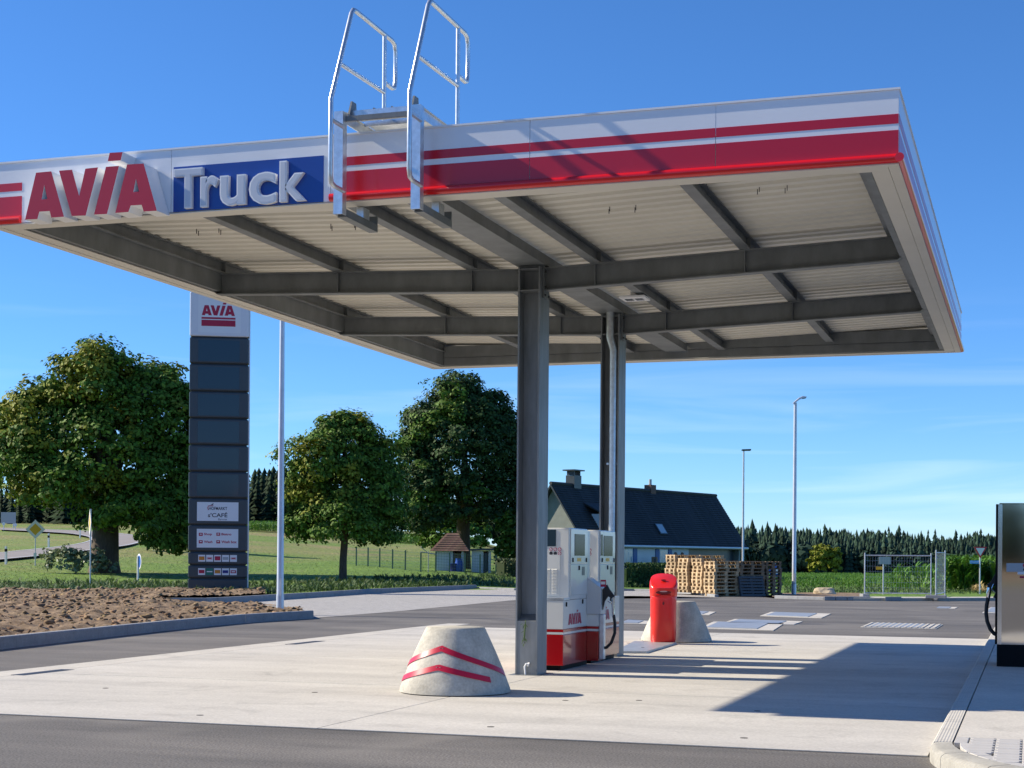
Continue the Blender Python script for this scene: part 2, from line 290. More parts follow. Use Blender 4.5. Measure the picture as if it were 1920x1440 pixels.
def np_mesh(name, V, Q, m, mats_idx=None, parent=None, smooth=False):
    "fast quad mesh from arrays"
    me = bpy.data.meshes.new(name); n = len(Q); k = Q.shape[1]
    me.vertices.add(len(V)); me.vertices.foreach_set('co', np.ascontiguousarray(V, dtype=np.float32).ravel())
    me.loops.add(n * k); me.loops.foreach_set('vertex_index', np.ascontiguousarray(Q, dtype=np.int32).ravel())
    me.polygons.add(n); me.polygons.foreach_set('loop_start', np.arange(0, n * k, k, dtype=np.int32)); me.polygons.foreach_set('loop_total', np.full(n, k, dtype=np.int32))
    for q in (m if isinstance(m, (list, tuple)) else [m]): me.materials.append(MAT[q])
    if mats_idx is not None: me.polygons.foreach_set('material_index', mats_idx.astype(np.int32))
    if smooth: me.polygons.foreach_set('use_smooth', np.ones(n, dtype=bool))
    me.update(calc_edges=True); me.validate()
    o = bpy.data.objects.new(name, me); C.objects.link(o)
    if parent is not None: o.parent = parent
    return o
def copy_tree(o, parent=None):
    c = o.copy(); C.objects.link(c); c.parent = parent
    for ch in o.children: copy_tree(ch, c)
    return c
def ip(a, b, t): return np.array(a, float) * (1 - t) + np.array(b, float) * t
_dg = None
def text2d(body, bold=0.):
    cu_ = bpy.data.curves.new('txt', 'FONT'); cu_.body = body; cu_.size = 1; cu_.offset = bold; cu_.resolution_u = 4
    ob = bpy.data.objects.new('txt', cu_); C.objects.link(ob); bpy.context.view_layer.update()
    me = bpy.data.meshes.new_from_object(ob.evaluated_get(bpy.context.evaluated_depsgraph_get()))
    v = np.array([p.co[:2] for p in me.vertices]); f = [tuple(p.vertices) for p in me.polygons]
    bpy.data.objects.remove(ob); bpy.data.curves.remove(cu_); bpy.data.meshes.remove(me)
    return v, f
def put_text(body, o, r, u, box, m, parent, name='lettering', bold=0., keep=True, shear=0.):
    "print lettering: box=(x0,x1,z0,z1) in the plane through o spanned by r,u"
    v, f = text2d(body, bold); mn, mx = v.min(0), v.max(0); x0, x1, z0, z1 = box
    n = (v - mn) / (mx - mn); n[:, 0] += shear * n[:, 1]
    o, r, u = [np.array(q, float) for q in (o, r, u)]
    mb = MB(); mb.add([o + r * (x0 + (x1 - x0) * a) + u * (z0 + (z1 - z0) * b) for a, b in n], f)
    return mb.build(name, m, parent)
# the red four-letter logo: outlines read off the fascia (pixels), then normalised
_A1 = [[(x / 8, 280 + y / 8) for x, y in p] for p in
       [[(540, 350), (770, 330), (960, 1010), (770, 1025), (745, 925), (590, 935), (560, 1045), (375, 1055)],
        [(885, 320), (1080, 305), (1188, 700), (1280, 290), (1470, 270), (1285, 992), (1075, 1000)],
        [(1590, 262), (1785, 248), (1605, 968), (1410, 980)], [(1645, 52), (1840, 40), (1810, 165), (1615, 180)]]]
_A2 = [[(x / 3, 240 + y / 3) for x, y in [(715, 205), (808, 200), (882, 465), (808, 470), (797, 432), (735, 436), (722, 472), (648, 478)]]]
_H1 = [(x / 8, 280 + y / 8) for x, y in [(665, 535), (710, 745), (625, 752)]]; _H2 = [(x / 3, 240 + y / 3) for x, y in [(765, 285), (782, 357), (750, 360)]]
LOGO_PX = [(_A1[0], _H1), (_A1[1], None), (_A1[2], None), (_A1[3], None), (_A2[0], _H2)]
LY = 14.74
def _xz(p): q = onY(p[0], p[1], LY); return (q[0], q[2])
LOGO = [([_xz(p) for p in a], [_xz(p) for p in h] if h else None) for a, h in LOGO_PX]
_xs = [p[0] for a, h in LOGO for p in a]; _zs = [p[1] for a, h in LOGO[:1] for p in a]
LX0, LX1, LZ0 = min(_xs), max(_xs), min(_zs); LW = LX1 - LX0
def letter_mesh(mb, outer, hole, fn, off, mi=0, mi2=0):
    "extruded letter; a triangular counter is cut by bridging"
    if hole:
        i0 = max(range(len(outer)), key=lambda i: outer[i][1])       # a top corner
        j0 = max(range(3), key=lambda j: hole[j][1])
        area = lambda q: sum(q[k][0] * q[(k + 1) % len(q)][1] - q[(k + 1) % len(q)][0] * q[k][1] for k in range(len(q)))
        h = hole if area(hole) * area(outer) < 0 else hole[::-1]
        j0 = max(range(3), key=lambda j: h[j][1]); h = h[j0:] + h[:j0]
        # cap faces split into two polygons left and right of the counter
        n = len(outer); top = sorted(range(n), key=lambda i: -outer[i][1])[:2]; xm = h[0][0]
        tl, tr_ = sorted(top, key=lambda i: outer[i][0]); mid_t = ((outer[tl][0] + outer[tr_][0]) / 2, (outer[tl][1] + outer[tr_][1]) / 2)
        # the crotch under the bar: the two inner lower corners
        inn = sorted(range(n), key=lambda i: abs(outer[i][0] - xm))
        cr_ = [i for i in inn if outer[i][1] < min(p[1] for p in h)][:2]; il, ir = sorted(cr_, key=lambda i: outer[i][0]); mid_b = ((outer[il][0] + outer[ir][0]) / 2, (outer[il][1] + outer[ir][1]) / 2)
        hb = sorted(h, key=lambda p: p[1])[:2]; hl, hr = sorted(hb, key=lambda p: p[0]); hm = ((hl[0] + hr[0]) / 2, (hl[1] + hr[1]) / 2); ht = max(h, key=lambda p: p[1])
        lo = [i for i in range(n) if outer[i][1] < mid_b[1] + 1e-6 and i not in (il, ir)]
        ll = sorted([i for i in lo if outer[i][0] < xm], key=lambda i: outer[i][0]); rr_ = sorted([i for i in lo if outer[i][0] > xm], key=lambda i: outer[i][0])
        Lp = [outer[tl], outer[ll[0]], outer[ll[1]], outer[il], mid_b, hm, hl, ht, mid_t]
        Rp = [mid_t, ht, hr, hm, mid_b, outer[ir], outer[rr_[0]], outer[rr_[1]], outer[tr_]]
        for poly in (Lp, Rp):
            p3 = [np.array(fn(q), float) for q in poly]; b = len(mb.v); k = len(p3); mb.add(p3, [tuple(range(k))], mi); mb.add([q + off for q in p3], [tuple(range(k))[::-1]], mi2)
        for loop in (outer, h):
            p3 = [np.array(fn(q), float) for q in loop]; k = len(p3); b = len(mb.v); mb.add(p3 + [q + off for q in p3], [(i, k + i, k + (i + 1) % k, (i + 1) % k) for i in range(k)], mi2)
    else: mb.prism([fn(q) for q in outer], off, mi, mi2)
def put_logo(o, r, u, width, m, parent, sub=.004, sz=1., name='logo'):
    "flat print of the logo, each letter its own small raised shape in one part"
    o, r, u = [np.array(q, float) for q in (o, r, u)]; n = np.cross(r, u); k = width / LW; mb = MB()
    for a, h in LOGO: letter_mesh(mb, a, h, lambda q: o + r * (q[0] - LX0) * k + u * (q[1] - LZ0) * k * sz + n * sub, -n * sub * .8)
    return mb.build(name, m, parent)

# ================================================================== SETTING
def poly_sheet(name, pts, z, m, kind='structure', parent=None):
    bm = bmesh.new(); vs_ = [bm.verts.new((p[0], p[1], z)) for p in pts]; f = bm.faces.new(vs_)
    bmesh.ops.triangulate(bm, faces=[f]); bm.normal_update()
    for q in bm.faces:
        if q.normal.z < 0: q.normal_flip()
    me = bpy.data.meshes.new(name); bm.to_mesh(me); bm.free(); me.materials.append(MAT[m]); o = bpy.data.objects.new(name, me); C.objects.link(o)
    ORG[o] = np.zeros(3); o['kind'] = kind; return o
def terrain():
    rad = [0, 20, 40, 55] + list(np.arange(60, 130, 3.)) + list(np.arange(130, 300, 8.)) + list(np.arange(300, 1100, 30.)) + [1300, 1700, 2300]
    na = 180; V = []
    for r_ in rad:
        for j in range(na):
            a = 2 * math.pi * j / na; x, y = r_ * math.cos(a), r_ * math.sin(a); V.append((x, y, T(x, y) + (.12 * noise.noise((x * .05, y * .05, 0)) * sstep(70, 110, r_) * sstep(0, 50, x * Fv[0] + y * Fv[1]))))
    Q = [(i * na + j, (i + 1) * na + j, (i + 1) * na + (j + 1) % na, i * na + (j + 1) % na) for i in range(len(rad) - 1) for j in range(na)]
    o = np_mesh('ground', np.array(V), np.array(Q), 'meadow', smooth=True); o['kind'] = 'structure'
terrain()
pxp = lambda L_, z=0.: [G(*q, z) for q in L_]
# yard asphalt
k1 = pxp([(588, 1160), (450, 1169), (300, 1184), (150, 1201), (0, 1218)])                # kerb of the planting bed
k1 += [k1[-1] + (k1[-1] - k1[-2]) * t for t in (1, 3, 8)]
k2 = pxp([(262, 1133.5), (400, 1133), (480, 1128), (600, 1120), (701, 1113), (800, 1108.6), (894, 1104.4)])
k3 = pxp([(894, 1104.4), (964, 1107), (1090, 1108.5), (1185, 1108), (1262, 1110), (1340, 1119.5)])
k4 = pxp([(1452, 1122), (1520, 1124.5), (1600, 1126.5), (1660, 1127), (1760, 1127), (1870, 1126.5), (2100, 1126)])
yard = [(-40, -60), (70, -60), (70, 66)] + [tuple(p[:2]) for p in k4[::-1]] + [(-11, 66)] + [tuple(p[:2]) for p in k3[::-1]] + [tuple(p[:2]) for p in k2[::-1]] + [(-37, 49), (-60, 20)]
poly_sheet('yard_asphalt', yard, 0., 'asphalt')
# light concrete paving of the parking strip
pav = pxp([(380, 1137), (592, 1158.7), (740, 1147), (964, 1125.5), (1180, 1117.5), (1345, 1120)]) + [p for p in k3[::-1]] + [p for p in k2[::-1]][:-1]
poly_sheet('parking_paving', pav, .005, 'block_paving')
# concrete apron: panels with open joints
apron = thing('concrete_apron', None, None, (-6.4, 22.5, 0)); apron['kind'] = 'structure'
MB().box((-12.17, 12.78, -.02), (-.74, 32.36, .003)).build('joint_bed', 'joint', apron)
xs = [-12.16, -6.03, -.75]; ys = [12.79, 17.35, 21.9, 27.1, 32.35]
for i in range(2):
    for j in range(4): MB().box((xs[i] + .007, ys[j] + .007, -.01), (xs[i + 1] - .007, ys[j + 1] - .007, .010)).build('concrete_panel', 'concrete', apron)
# drainage channel along the apron
dch = thing('drain_channel', None, None, (-12.5, 22, 0)); dch['kind'] = 'structure'
for j in range(10):
    y0 = 8 + j * 2.6; MB().box((-12.72, y0 + .004, -.02), (-12.19, y0 + 2.596, .007)).build('channel_slab', 'concrete_light', dch)
for (ya, yb) in ((16.9, 18.0), (24.6, 25.8)): MB().box((-12.22, ya, 0), (-12.02, yb, .0125)).build('slot_grate', 'bolt', dch)
# anchor holes in the slab
ah = MB()
for q in [(198, 1292), (375, 1343), (590, 1300), (920, 1365), (1060, 1315), (1198, 1315), (1395, 1386), (1420, 1335)]:
    p = G(*q); ah.lathe((p[0], p[1], .0), [(.035, .0), (.035, .0125)], 10)
ah.build('anchor_plug', 'joint', apron)
# kerbs, stone by stone
def kerb(name, line, h, w_, m, side=1, step=1.0, z0=0.):
    root = thing(name, None, None, tuple(line[0][:2]) + (0,)); root['kind'] = 'structure'
    L_ = [np.array([p[0], p[1], 0]) for p in line]; seg = [np.linalg.norm(L_[i + 1] - L_[i]) for i in range(len(L_) - 1)]; tot = sum(seg)
    def at(s_):
        for i, q in enumerate(seg):
            if s_ <= q or i == len(seg) - 1: return ip(L_[i], L_[i + 1], s_ / q)
            s_ -= q
    n = max(1, int(tot / step))
    for i in range(n):
        a, b = at(tot * i / n + .004), at(tot * (i + 1) / n - .004); d = (b - a) / np.linalg.norm(b - a); nn = np.array([-d[1], d[0], 0]) * side
        c = .02
        MB().prism([a + (0, 0, z0), a + (0, 0, z0 + h - c), a + nn * c + (0, 0, z0 + h), a + nn * w_ + (0, 0, z0 + h), a + nn * w_ + (0, 0, z0)], b - a).build('kerb_stone', m, root)
    return root
kerb('bed_kerb', k1, .2, .16, 'kerb_grey', -1)
kerb('parking_kerb', k2, .2, .16, 'kerb_grey', 1)
kerb('rear_kerb', k3, .1, .16, 'kerb_grey', 1)
kerb('verge_kerb', k4[:3], .12, .16, 'kerb_grey', 1); kerb('yard_kerb', k4[2:], .12, .16, 'kerb_white', 1)  # verge stretch in darker grey, its shadow put into the colour
kerb('bed_end_kerb', [k1[0], G(555, 1147.5), G(500, 1143.5)], .14, .16, 'kerb_grey', 1)
# pale footway beyond the far kerb
fw = [p + np.array([.03, .14, 0]) for p in k4[2:]]; poly_sheet('footway', [tuple(p[:2]) for p in fw] + [tuple((p + np.array([.4, 2.6, 0]))[:2]) for p in fw[::-1]], .11, 'concrete_light')
# small country road on the rising ground to the left
ro = [(-60, 1060), (60, 1048), (140, 1039), (200, 1032), (250, 1024), (272, 1015), (258, 1007), (205, 1001), (120, 996), (0, 992)]
ri = [(-60, 1047), (40, 1036), (100, 1029.5), (140, 1024), (166, 1017), (168, 1012), (158, 1007.5), (125, 1002.5), (70, 999), (0, 995.5)]
rm = MB(); rl = MB()
A = [GT(*q) for q in ro]; B = [GT(*q) for q in ri]
def cat(Pn, t):
    i = min(int(t), len(Pn) - 2); f_ = t - i; p0, p1, p2, p3 = Pn[max(i - 1, 0)], Pn[i], Pn[i + 1], Pn[min(i + 2, len(Pn) - 1)]
    return .5 * (2 * p1 + (p2 - p0) * f_ + (2 * p0 - 5 * p1 + 4 * p2 - p3) * f_ ** 2 + (3 * p1 - p0 - 3 * p2 + p3) * f_ ** 3)
A = [cat(A, t) for t in np.linspace(0, 9, 73)]; B = [cat(B, t) for t in np.linspace(0, 9, 73)]
def strip(mb, PA, PB, dz):
    V = []
    for a, b in zip(PA, PB): V += [(a[0], a[1], max(T(a[0], a[1]), a[2]) + dz), (b[0], b[1], max(T(b[0], b[1]), b[2]) + dz)]
    mb.add(V, [(2 * i, 2 * i + 2, 2 * i + 3, 2 * i + 1) for i in range(len(PA) - 1)])
mid = [ip(a, b, .5) for a, b in zip(A, B)]
strip(rm, A, mid, .16); strip(rm, mid, B, .16); mat('road_pale', (.26, .24, .23), .9, var=.1, vs_=.4, world=True)
rm.build('country_road', 'road_pale', loc=(0, 0, 0))['kind'] = 'structure'
strip(rl, [ip(a, b, .02) for a, b in zip(A, B)], [ip(a, b, .05) for a, b in zip(A, B)], .185); strip(rl, [ip(a, b, .95) for a, b in zip(A, B)], [ip(a, b, .98) for a, b in zip(A, B)], .185)
rl.build('road_edge_line', 'sign_white', loc=(0, 0, 0))['kind'] = 'structure'
poly_sheet('side_lane', [GT(*q)[:2] for q in [(-60, 1113), (105, 1109), (140, 1103.5), (60, 1101), (-60, 1102)]], T(-40, 60) + .06, 'concrete_light')

# ------------------------------------------------------------------ soil bed
def inpoly(x, y, P):
    c = False; j = len(P) - 1
    for i in range(len(P)):
        if (P[i][1] > y) != (P[j][1] > y) and x < (P[j][0] - P[i][0]) * (y - P[i][1]) / (P[j][1] - P[i][1]) + P[i][0]: c = not c
        j = i
    return c
inn = [p + np.array([-.12, .0, 0]) for p in k1]
bed = [tuple(p[:2]) for p in inn] + [(-40, 30), (-46, 46)] + [tuple(GT(*q)[:2]) for q in [(0, 1117), (150, 1114), (300, 1113), (420, 1113), (495, 1112.5)]] + [tuple(G(*q)[:2]) for q in [(495, 1118), (400, 1122), (300, 1126), (255, 1132), (330, 1134.5), (400, 1136), (500, 1143), (556, 1148)]]
def soil_h(x, y):
    return .12 + .09 * noise.fractal((x * .5, y * .5, 0), 1., 2., 3) + .115 * abs(noise.fractal((x * 2.2, y * 2.2, 4), .75, 2.1, 5)) - .02
def soil():
    s_ = .11; x0, x1, y0, y1 = -46, -15, 14, 62; nx, ny = int((x1 - x0) / s_), int((y1 - y0) / s_); idx = {}; V = []; Q = []
    ins = {}
    def vid(i, j):
        if (i, j) not in idx: x, y = x0 + i * s_, y0 + j * s_; idx[i, j] = len(V); V.append((x, y, max(.03, soil_h(x, y))))
        return idx[i, j]
    for i in range(nx):
        for j in range(ny):
            if inpoly(x0 + (i + .5) * s_, y0 + (j + .5) * s_, bed): Q.append((vid(i, j), vid(i + 1, j), vid(i + 1, j + 1), vid(i, j + 1)))
    o = np_mesh('soil_bed', np.array(V), np.array(Q), 'soil'); o['kind'] = 'structure'
    # loose clods
    me = bmesh.new(); bmesh.ops.create_icosphere(me, subdivisions=1, radius=1); bv = np.array([v_.co[:] for v_ in me.verts]); bf = np.array([[v_.index for v_ in f.verts] for f in me.faces]); me.free()
    VV = []; FF = []; n = 0
    while n < 12000:
        x, y = random.uniform(-40, -15.5), random.uniform(15, 58)
        if not inpoly(x, y, bed): continue
        r_ = .015 + .065 * random.random() ** 3; jit = bv * (1 + .55 * rng.standard_normal((len(bv), 1)).clip(-1.1, 1.1)) * np.array([r_ * random.uniform(.8, 1.7), r_ * random.uniform(.8, 1.5), r_ * .65])
        a = random.random() * 6.3; rot = np.array([[math.cos(a), -math.sin(a), 0], [math.sin(a), math.cos(a), 0], [0, 0, 1]])
        VV.append(jit @ rot.T + [x, y, max(.03, soil_h(x, y)) + r_ * .2]); FF.append(bf + n * len(bv)); n += 1
    o = np_mesh('soil_clods', np.concatenate(VV), np.concatenate(FF), 'soil_clod'); tag(o, 'loose brown clods of earth on the planting bed', 'soil', kind='stuff')
soil()

# ================================================================== CANOPY
X0, X1, Y0, Y1, ZB, ZT = -11.2, -1.19, 15.01, 28.94, 5.25, 5.925
XC = -6.24; SL = .0365
can = thing('fuel_canopy', 'large flat canopy on two grey steel columns with red and white striped edge', 'canopy', (XC, 22, 0))
def bz(x): return 5.04 + SL * abs(x - XC)          # underside of the cross beams: a shallow valley towards the columns
# --- fascia panels
def fpanel(a, b, thick=.045, parent=can):
    "panel standing from a to b (2D), outer face on the line, thickness inwards (left of a->b)"
    a, b = np.array([*a, 0.]), np.array([*b, 0.]); d = (b - a) / np.linalg.norm(b - a); n = np.array([-d[1], d[0], 0]) * thick; a = a + d * .003; b = b - d * .003
    return MB().prism([a + (0, 0, ZB), b + (0, 0, ZB), b + n + (0, 0, ZB), a + n + (0, 0, ZB)], (0, 0, ZT - ZB)).build('fascia_panel', 'white_panel', can), a, b, d, -n / thick
fx = [X0, -8.86, -6.97, -4.79, -2.91, X1]
front = [fpanel((fx[i], Y0), (fx[i + 1], Y0)) for i in range(5)]
ry = np.linspace(Y0, Y1, 8); right = [fpanel((X1, ry[i]), (X1, ry[i + 1])) for i in range(7)]
bx_ = np.linspace(X1, X0, 6); rear = [fpanel((bx_[i], Y1), (bx_[i + 1], Y1)) for i in range(5)]
ly = np.linspace(Y1, Y0, 8); left = [fpanel((X0, ly[i]), (X0, ly[i + 1])) for i in range(7)]
def stripe(p, a, b, z0, z1, m, n):
    a, b = np.array(a, float), np.array(b, float); a[2] = b[2] = z0
    MB().prism([a, b, b + n * .003, a + n * .003], (0, 0, z1 - z0)).build('stripe', m, p)
def stripes(pn, xa=None, xb=None):
    o, a, b, d, n = pn
    if xa is not None: a = a.copy(); b = b.copy(); a[0] = max(a[0], xa); b[0] = min(b[0], xb)
    stripe(o, a, b, ZT - .315, ZT - .225, 'red_panel', n); stripe(o, a, b, ZB + .03, ZT - .375, 'red_panel', n)
stripes(front[0], X0, -10.755)
for q in front[2:]: stripes(q, -6.89, 99)
for q in right + rear + left: stripes(q)
# blue field of the lettering
o1 = front[1][0]; MB().box((-8.83, Y0 - .004, ZB + .0), (-7.05, Y0 - .0005, 5.735)).build('blue_field', 'blue_panel', o1)
# coping and red half-round rail
cp = MB(); t_ = .012
cp.box((X0 - t_, Y0 - t_, ZT + .001), (X1 + t_, Y0 + .06, ZT + .02)); cp.box((X0 - t_, Y1 - .06, ZT + .001), (X1 + t_, Y1 + t_, ZT + .02)); cp.box((X0 - t_, Y0 + .06, ZT + .001), (X0 + .06, Y1 - .06, ZT + .02)); cp.box((X1 - .06, Y0 + .06, ZT + .001), (X1 + t_, Y1 - .06, ZT + .02))
cp.build('coping', 'letter_white', can)
RR = .042; zr = ZB + .035
def rail(pts): MB().tube(pts, RR, 14).build('round_rail', 'red_rail', can, smooth=50)
rail([(-6.97, Y0 - .012, zr), (X1 + .012, Y0 - .012, zr)]); rail([(X1 + .012, Y0 - .012 - RR, zr), (X1 + .012, Y1 + .012 + RR, zr)])
rail([(X1, Y1 + .012, zr), (X0, Y1 + .012, zr)]); rail([(X0 - .012, Y1 + .05, zr), (X0 - .012, Y0 - .05, zr)]); rail([(X0 - .012, Y0 - .012, zr), (-10.76, Y0 - .012, zr)])
# soffit trims
def trim(a, b, z=ZB): MB().box((*a, z - .012), (*b, z - .001)).build('soffit_trim', 'soffit', can)
W1, W2 = .10, .27
for (s0, s1, zz) in ((0.0, W1, ZB - .006), (W1 + .006, W2, ZB)):
    trim((X0 + s0, Y0 + s0), (X1 - s0, Y0 + s1), zz); trim((X0 + s0, Y1 - s1), (X1 - s0, Y1 - s0), zz)
    trim((X0 + s0, Y0 + s1 + .002), (X0 + s1, Y1 - s1 - .002), zz); trim((X1 - s1, Y0 + s1 + .002), (X1 - s0, Y1 - s1 - .002), zz)
# edge beams just inside the trims (channels)
def ibeam(name, p0, p1, h, wd, tw=.009, tf=.014, up=(0, 0, 1), m='galv_dark', parent=can, chan=0):
    p0, p1, up = np.array(p0, float), np.array(p1, float), np.array(up, float); d = (p1 - p0) / np.linalg.norm(p1 - p0); sd = np.cross(d, up); sd /= np.linalg.norm(sd)
    a, t2 = wd / 2, tw / 2
    if chan: prof = [(0, 0), (wd * chan, 0), (wd * chan, tf), (tw * chan, tf), (tw * chan, h - tf), (wd * chan, h - tf), (wd * chan, h), (0, h)]
    else: prof = [(-a, 0), (a, 0), (a, tf), (t2, tf), (t2, h - tf), (a, h - tf), (a, h), (-a, h), (-a, h - tf), (-t2, h - tf), (-t2, tf), (-a, tf)]
    return MB().sweep(prof, p0, p1, sd, up).build(name, m, parent)
E0 = W2 + .01; eb = bz(X0) + .06
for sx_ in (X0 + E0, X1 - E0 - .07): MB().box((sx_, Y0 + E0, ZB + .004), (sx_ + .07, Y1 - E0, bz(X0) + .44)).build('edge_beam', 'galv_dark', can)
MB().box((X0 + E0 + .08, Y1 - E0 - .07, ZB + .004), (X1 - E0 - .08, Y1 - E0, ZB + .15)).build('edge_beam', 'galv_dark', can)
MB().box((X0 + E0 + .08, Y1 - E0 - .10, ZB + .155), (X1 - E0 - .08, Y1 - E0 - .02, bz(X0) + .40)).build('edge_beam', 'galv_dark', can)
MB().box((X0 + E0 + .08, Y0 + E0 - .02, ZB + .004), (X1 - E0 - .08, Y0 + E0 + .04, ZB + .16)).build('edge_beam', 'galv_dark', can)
# --- two cross beams on the columns, each in two halves rising outwards
YB = (19.78, 23.95); BH = .30; BW = .155
for yb in YB:
    for s in (-1, 1):
        xa = XC + s * .165; xe = (-11.06 if s < 0 else -1.40); xf = xe - s * .17
        z = lambda x, k: bz(x) + k
        web = [(xa, z(xa, .014)), (xf, z(xf, .014)), (xe, z(xe, .15)), (xe, z(xe, BH - .014)), (xa, z(xa, BH - .014))]
        bm_ = MB().prism([(x, yb - .006, zz) for x, zz in web], (0, .012, 0))
        def fl(p, q, dz0, dz1): bm_.prism([(p, yb - BW / 2, z(p, dz0)), (q, yb - BW / 2, z(q, dz0)), (q, yb - BW / 2, z(q, dz1)), (p, yb - BW / 2, z(p, dz1))], (0, BW, 0))
        fl(xa, xf, 0, .014); fl(xa, xe, BH - .014, BH)
        bm_.prism([(xf, yb - BW / 2, z(xf, 0)), (xe, yb - BW / 2, z(xe, .136)), (xe, yb - BW / 2, z(xe, .15)), (xf, yb - BW / 2, z(xf, .014))], (0, BW, 0))
        # end plate at the column and stiffeners under the purlins
        bm_.box((xa - .012, yb - .11, z(XC, -.09)), (xa + .012, yb + .11, z(XC, BH + .09)))
        for px_ in (.85, 2.8): x = XC + s * px_; bm_.box((x - .005, yb - BW / 2 + .004, z(x, .014)), (x + .005, yb + BW / 2 - .004, z(x, BH - .014)))
        bm_.build('cross_beam', 'galv_dark', can)
        bb = MB()
        for zz in (-.055, .05, .25, .345):
            for yy in (-.08, .08): bb.box((xa + s * .012, yb + yy - .012, z(XC, zz) - .012), (xa + s * .03, yb + yy + .012, z(XC, zz) + .012))
        bb.build('bolt_group', 'bolt', can)
# --- purlins on the beams, valley gutter between them
PH = .17
for dx in (-4.615, -2.8, -.85, .85, 2.8, 4.615):
    x = XC + dx; zb_ = bz(x) + BH + .002
    ibeam('purlin', (x, Y0 + E0 + .05, zb_), (x, Y1 - E0 - .11, zb_), PH, .135)
    for yb in YB: MB().box((x - .06, yb - .006, zb_ + .014), (x + .06, yb + .006, zb_ + PH - .014)).build('stiffener', 'galv_dark', can)
gz = bz(XC) + BH + .03
MB().sweep([(-.2, 0), (.2, 0), (.2, .13), (.19, .13), (.19, .012), (-.19, .012), (-.19, .13), (-.2, .13)], (XC, Y0 + E0 + .05, gz), (XC, Y1 - E0 - .11, gz), (1, 0, 0), (0, 0, 1)).build('valley_gutter', 'galv_dark', can)
for yb in YB: MB().box((XC - .16, yb - .14, bz(XC) + BH + .002), (XC + .16, yb + .14, gz - .002)).build('head_plate', 'galv_dark', can)
# --- trapezoidal roof sheets
def sheet(xa, xb):
    pitch, dep = .268, .055; prof = []
    y = Y0 + .05
    while y < Y1 - .06:
        for dy, dz in ((0, 0), (.115, 0), (.15, dep), (.235, dep)): 
            if y + dy < Y1 - .05: prof.append((y + dy, dz))
        y += pitch
    V = []
    za = lambda x: bz(x) + BH + PH + .006
    for (y, dz) in prof: V += [(xa, y, za(xa) + dz), (xb, y, za(xb) + dz)]
    MB().add(V, [(2 * i, 2 * i + 2, 2 * i + 3, 2 * i + 1) for i in range(len(prof) - 1)]).build('roof_sheet', 'roof_sheet', can)
nb = 5; 
for s, e in ((XC - .12, X0 + .05), (XC + .12, X1 - .05)): sheet(s, e)
# suspended fixing rods
for (cx_, cy_) in ((-2.75, 17.4), (-4.5, 17.6), (-8.0, 17.6), (-9.9, 17.7), (-4.3, 21.6), (-7.9, 22.)):
    for dx, dy in ((-.15, .0), (-.11, -.12), (.15, .03), (.19, -.09)): MB().box((cx_ + dx - .004, cy_ + dy - .004, bz(cx_) + .42), (cx_ + dx + .004, cy_ + dy + .004, bz(cx_) + .48)).build('fixing_rod', 'bolt', can)
# --- columns
CW, CD = .30, .42
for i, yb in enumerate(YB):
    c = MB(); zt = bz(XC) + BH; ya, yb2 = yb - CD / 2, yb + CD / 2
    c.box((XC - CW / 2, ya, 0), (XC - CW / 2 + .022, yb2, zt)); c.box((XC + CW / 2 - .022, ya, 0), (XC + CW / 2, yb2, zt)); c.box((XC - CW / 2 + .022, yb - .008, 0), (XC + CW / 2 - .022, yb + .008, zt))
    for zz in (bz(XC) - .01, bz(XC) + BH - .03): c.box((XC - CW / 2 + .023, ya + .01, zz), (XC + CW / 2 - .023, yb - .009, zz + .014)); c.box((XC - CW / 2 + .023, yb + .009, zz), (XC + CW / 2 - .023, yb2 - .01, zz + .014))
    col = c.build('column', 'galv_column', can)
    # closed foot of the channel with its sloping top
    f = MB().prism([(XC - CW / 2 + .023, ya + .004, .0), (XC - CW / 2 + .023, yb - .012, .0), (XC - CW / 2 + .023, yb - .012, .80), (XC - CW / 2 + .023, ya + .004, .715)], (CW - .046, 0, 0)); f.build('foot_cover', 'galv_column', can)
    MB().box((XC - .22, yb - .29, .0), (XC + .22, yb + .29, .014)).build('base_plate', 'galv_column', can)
xx = XC + .0; MB().tube([(xx, 19.545, .02), (xx - .01, 19.535, .12), (xx + .015, 19.53, .16), (xx + .04, 19.54, .165), (xx + .03, 19.56, .13)], .012, 8).build('earthing_strap', 'letter_white', can, smooth=60)
# rain pipe on the rear column
yb = YB[1]; yp = yb - .17
MB().tube([(XC + .0, yp - .03, gz + .02), (XC + .0, yp - .03, 4.98), (XC + .05, yp, 4.78), (XC + .05, yp, 1.2)], .062, 16).build('rain_pipe', 'galv', can, smooth=40)
MB().box((XC - .05, yp - .008, 3.0), (XC + .145, yp + .008, 3.03)).build('pipe_clip', 'galv', can)
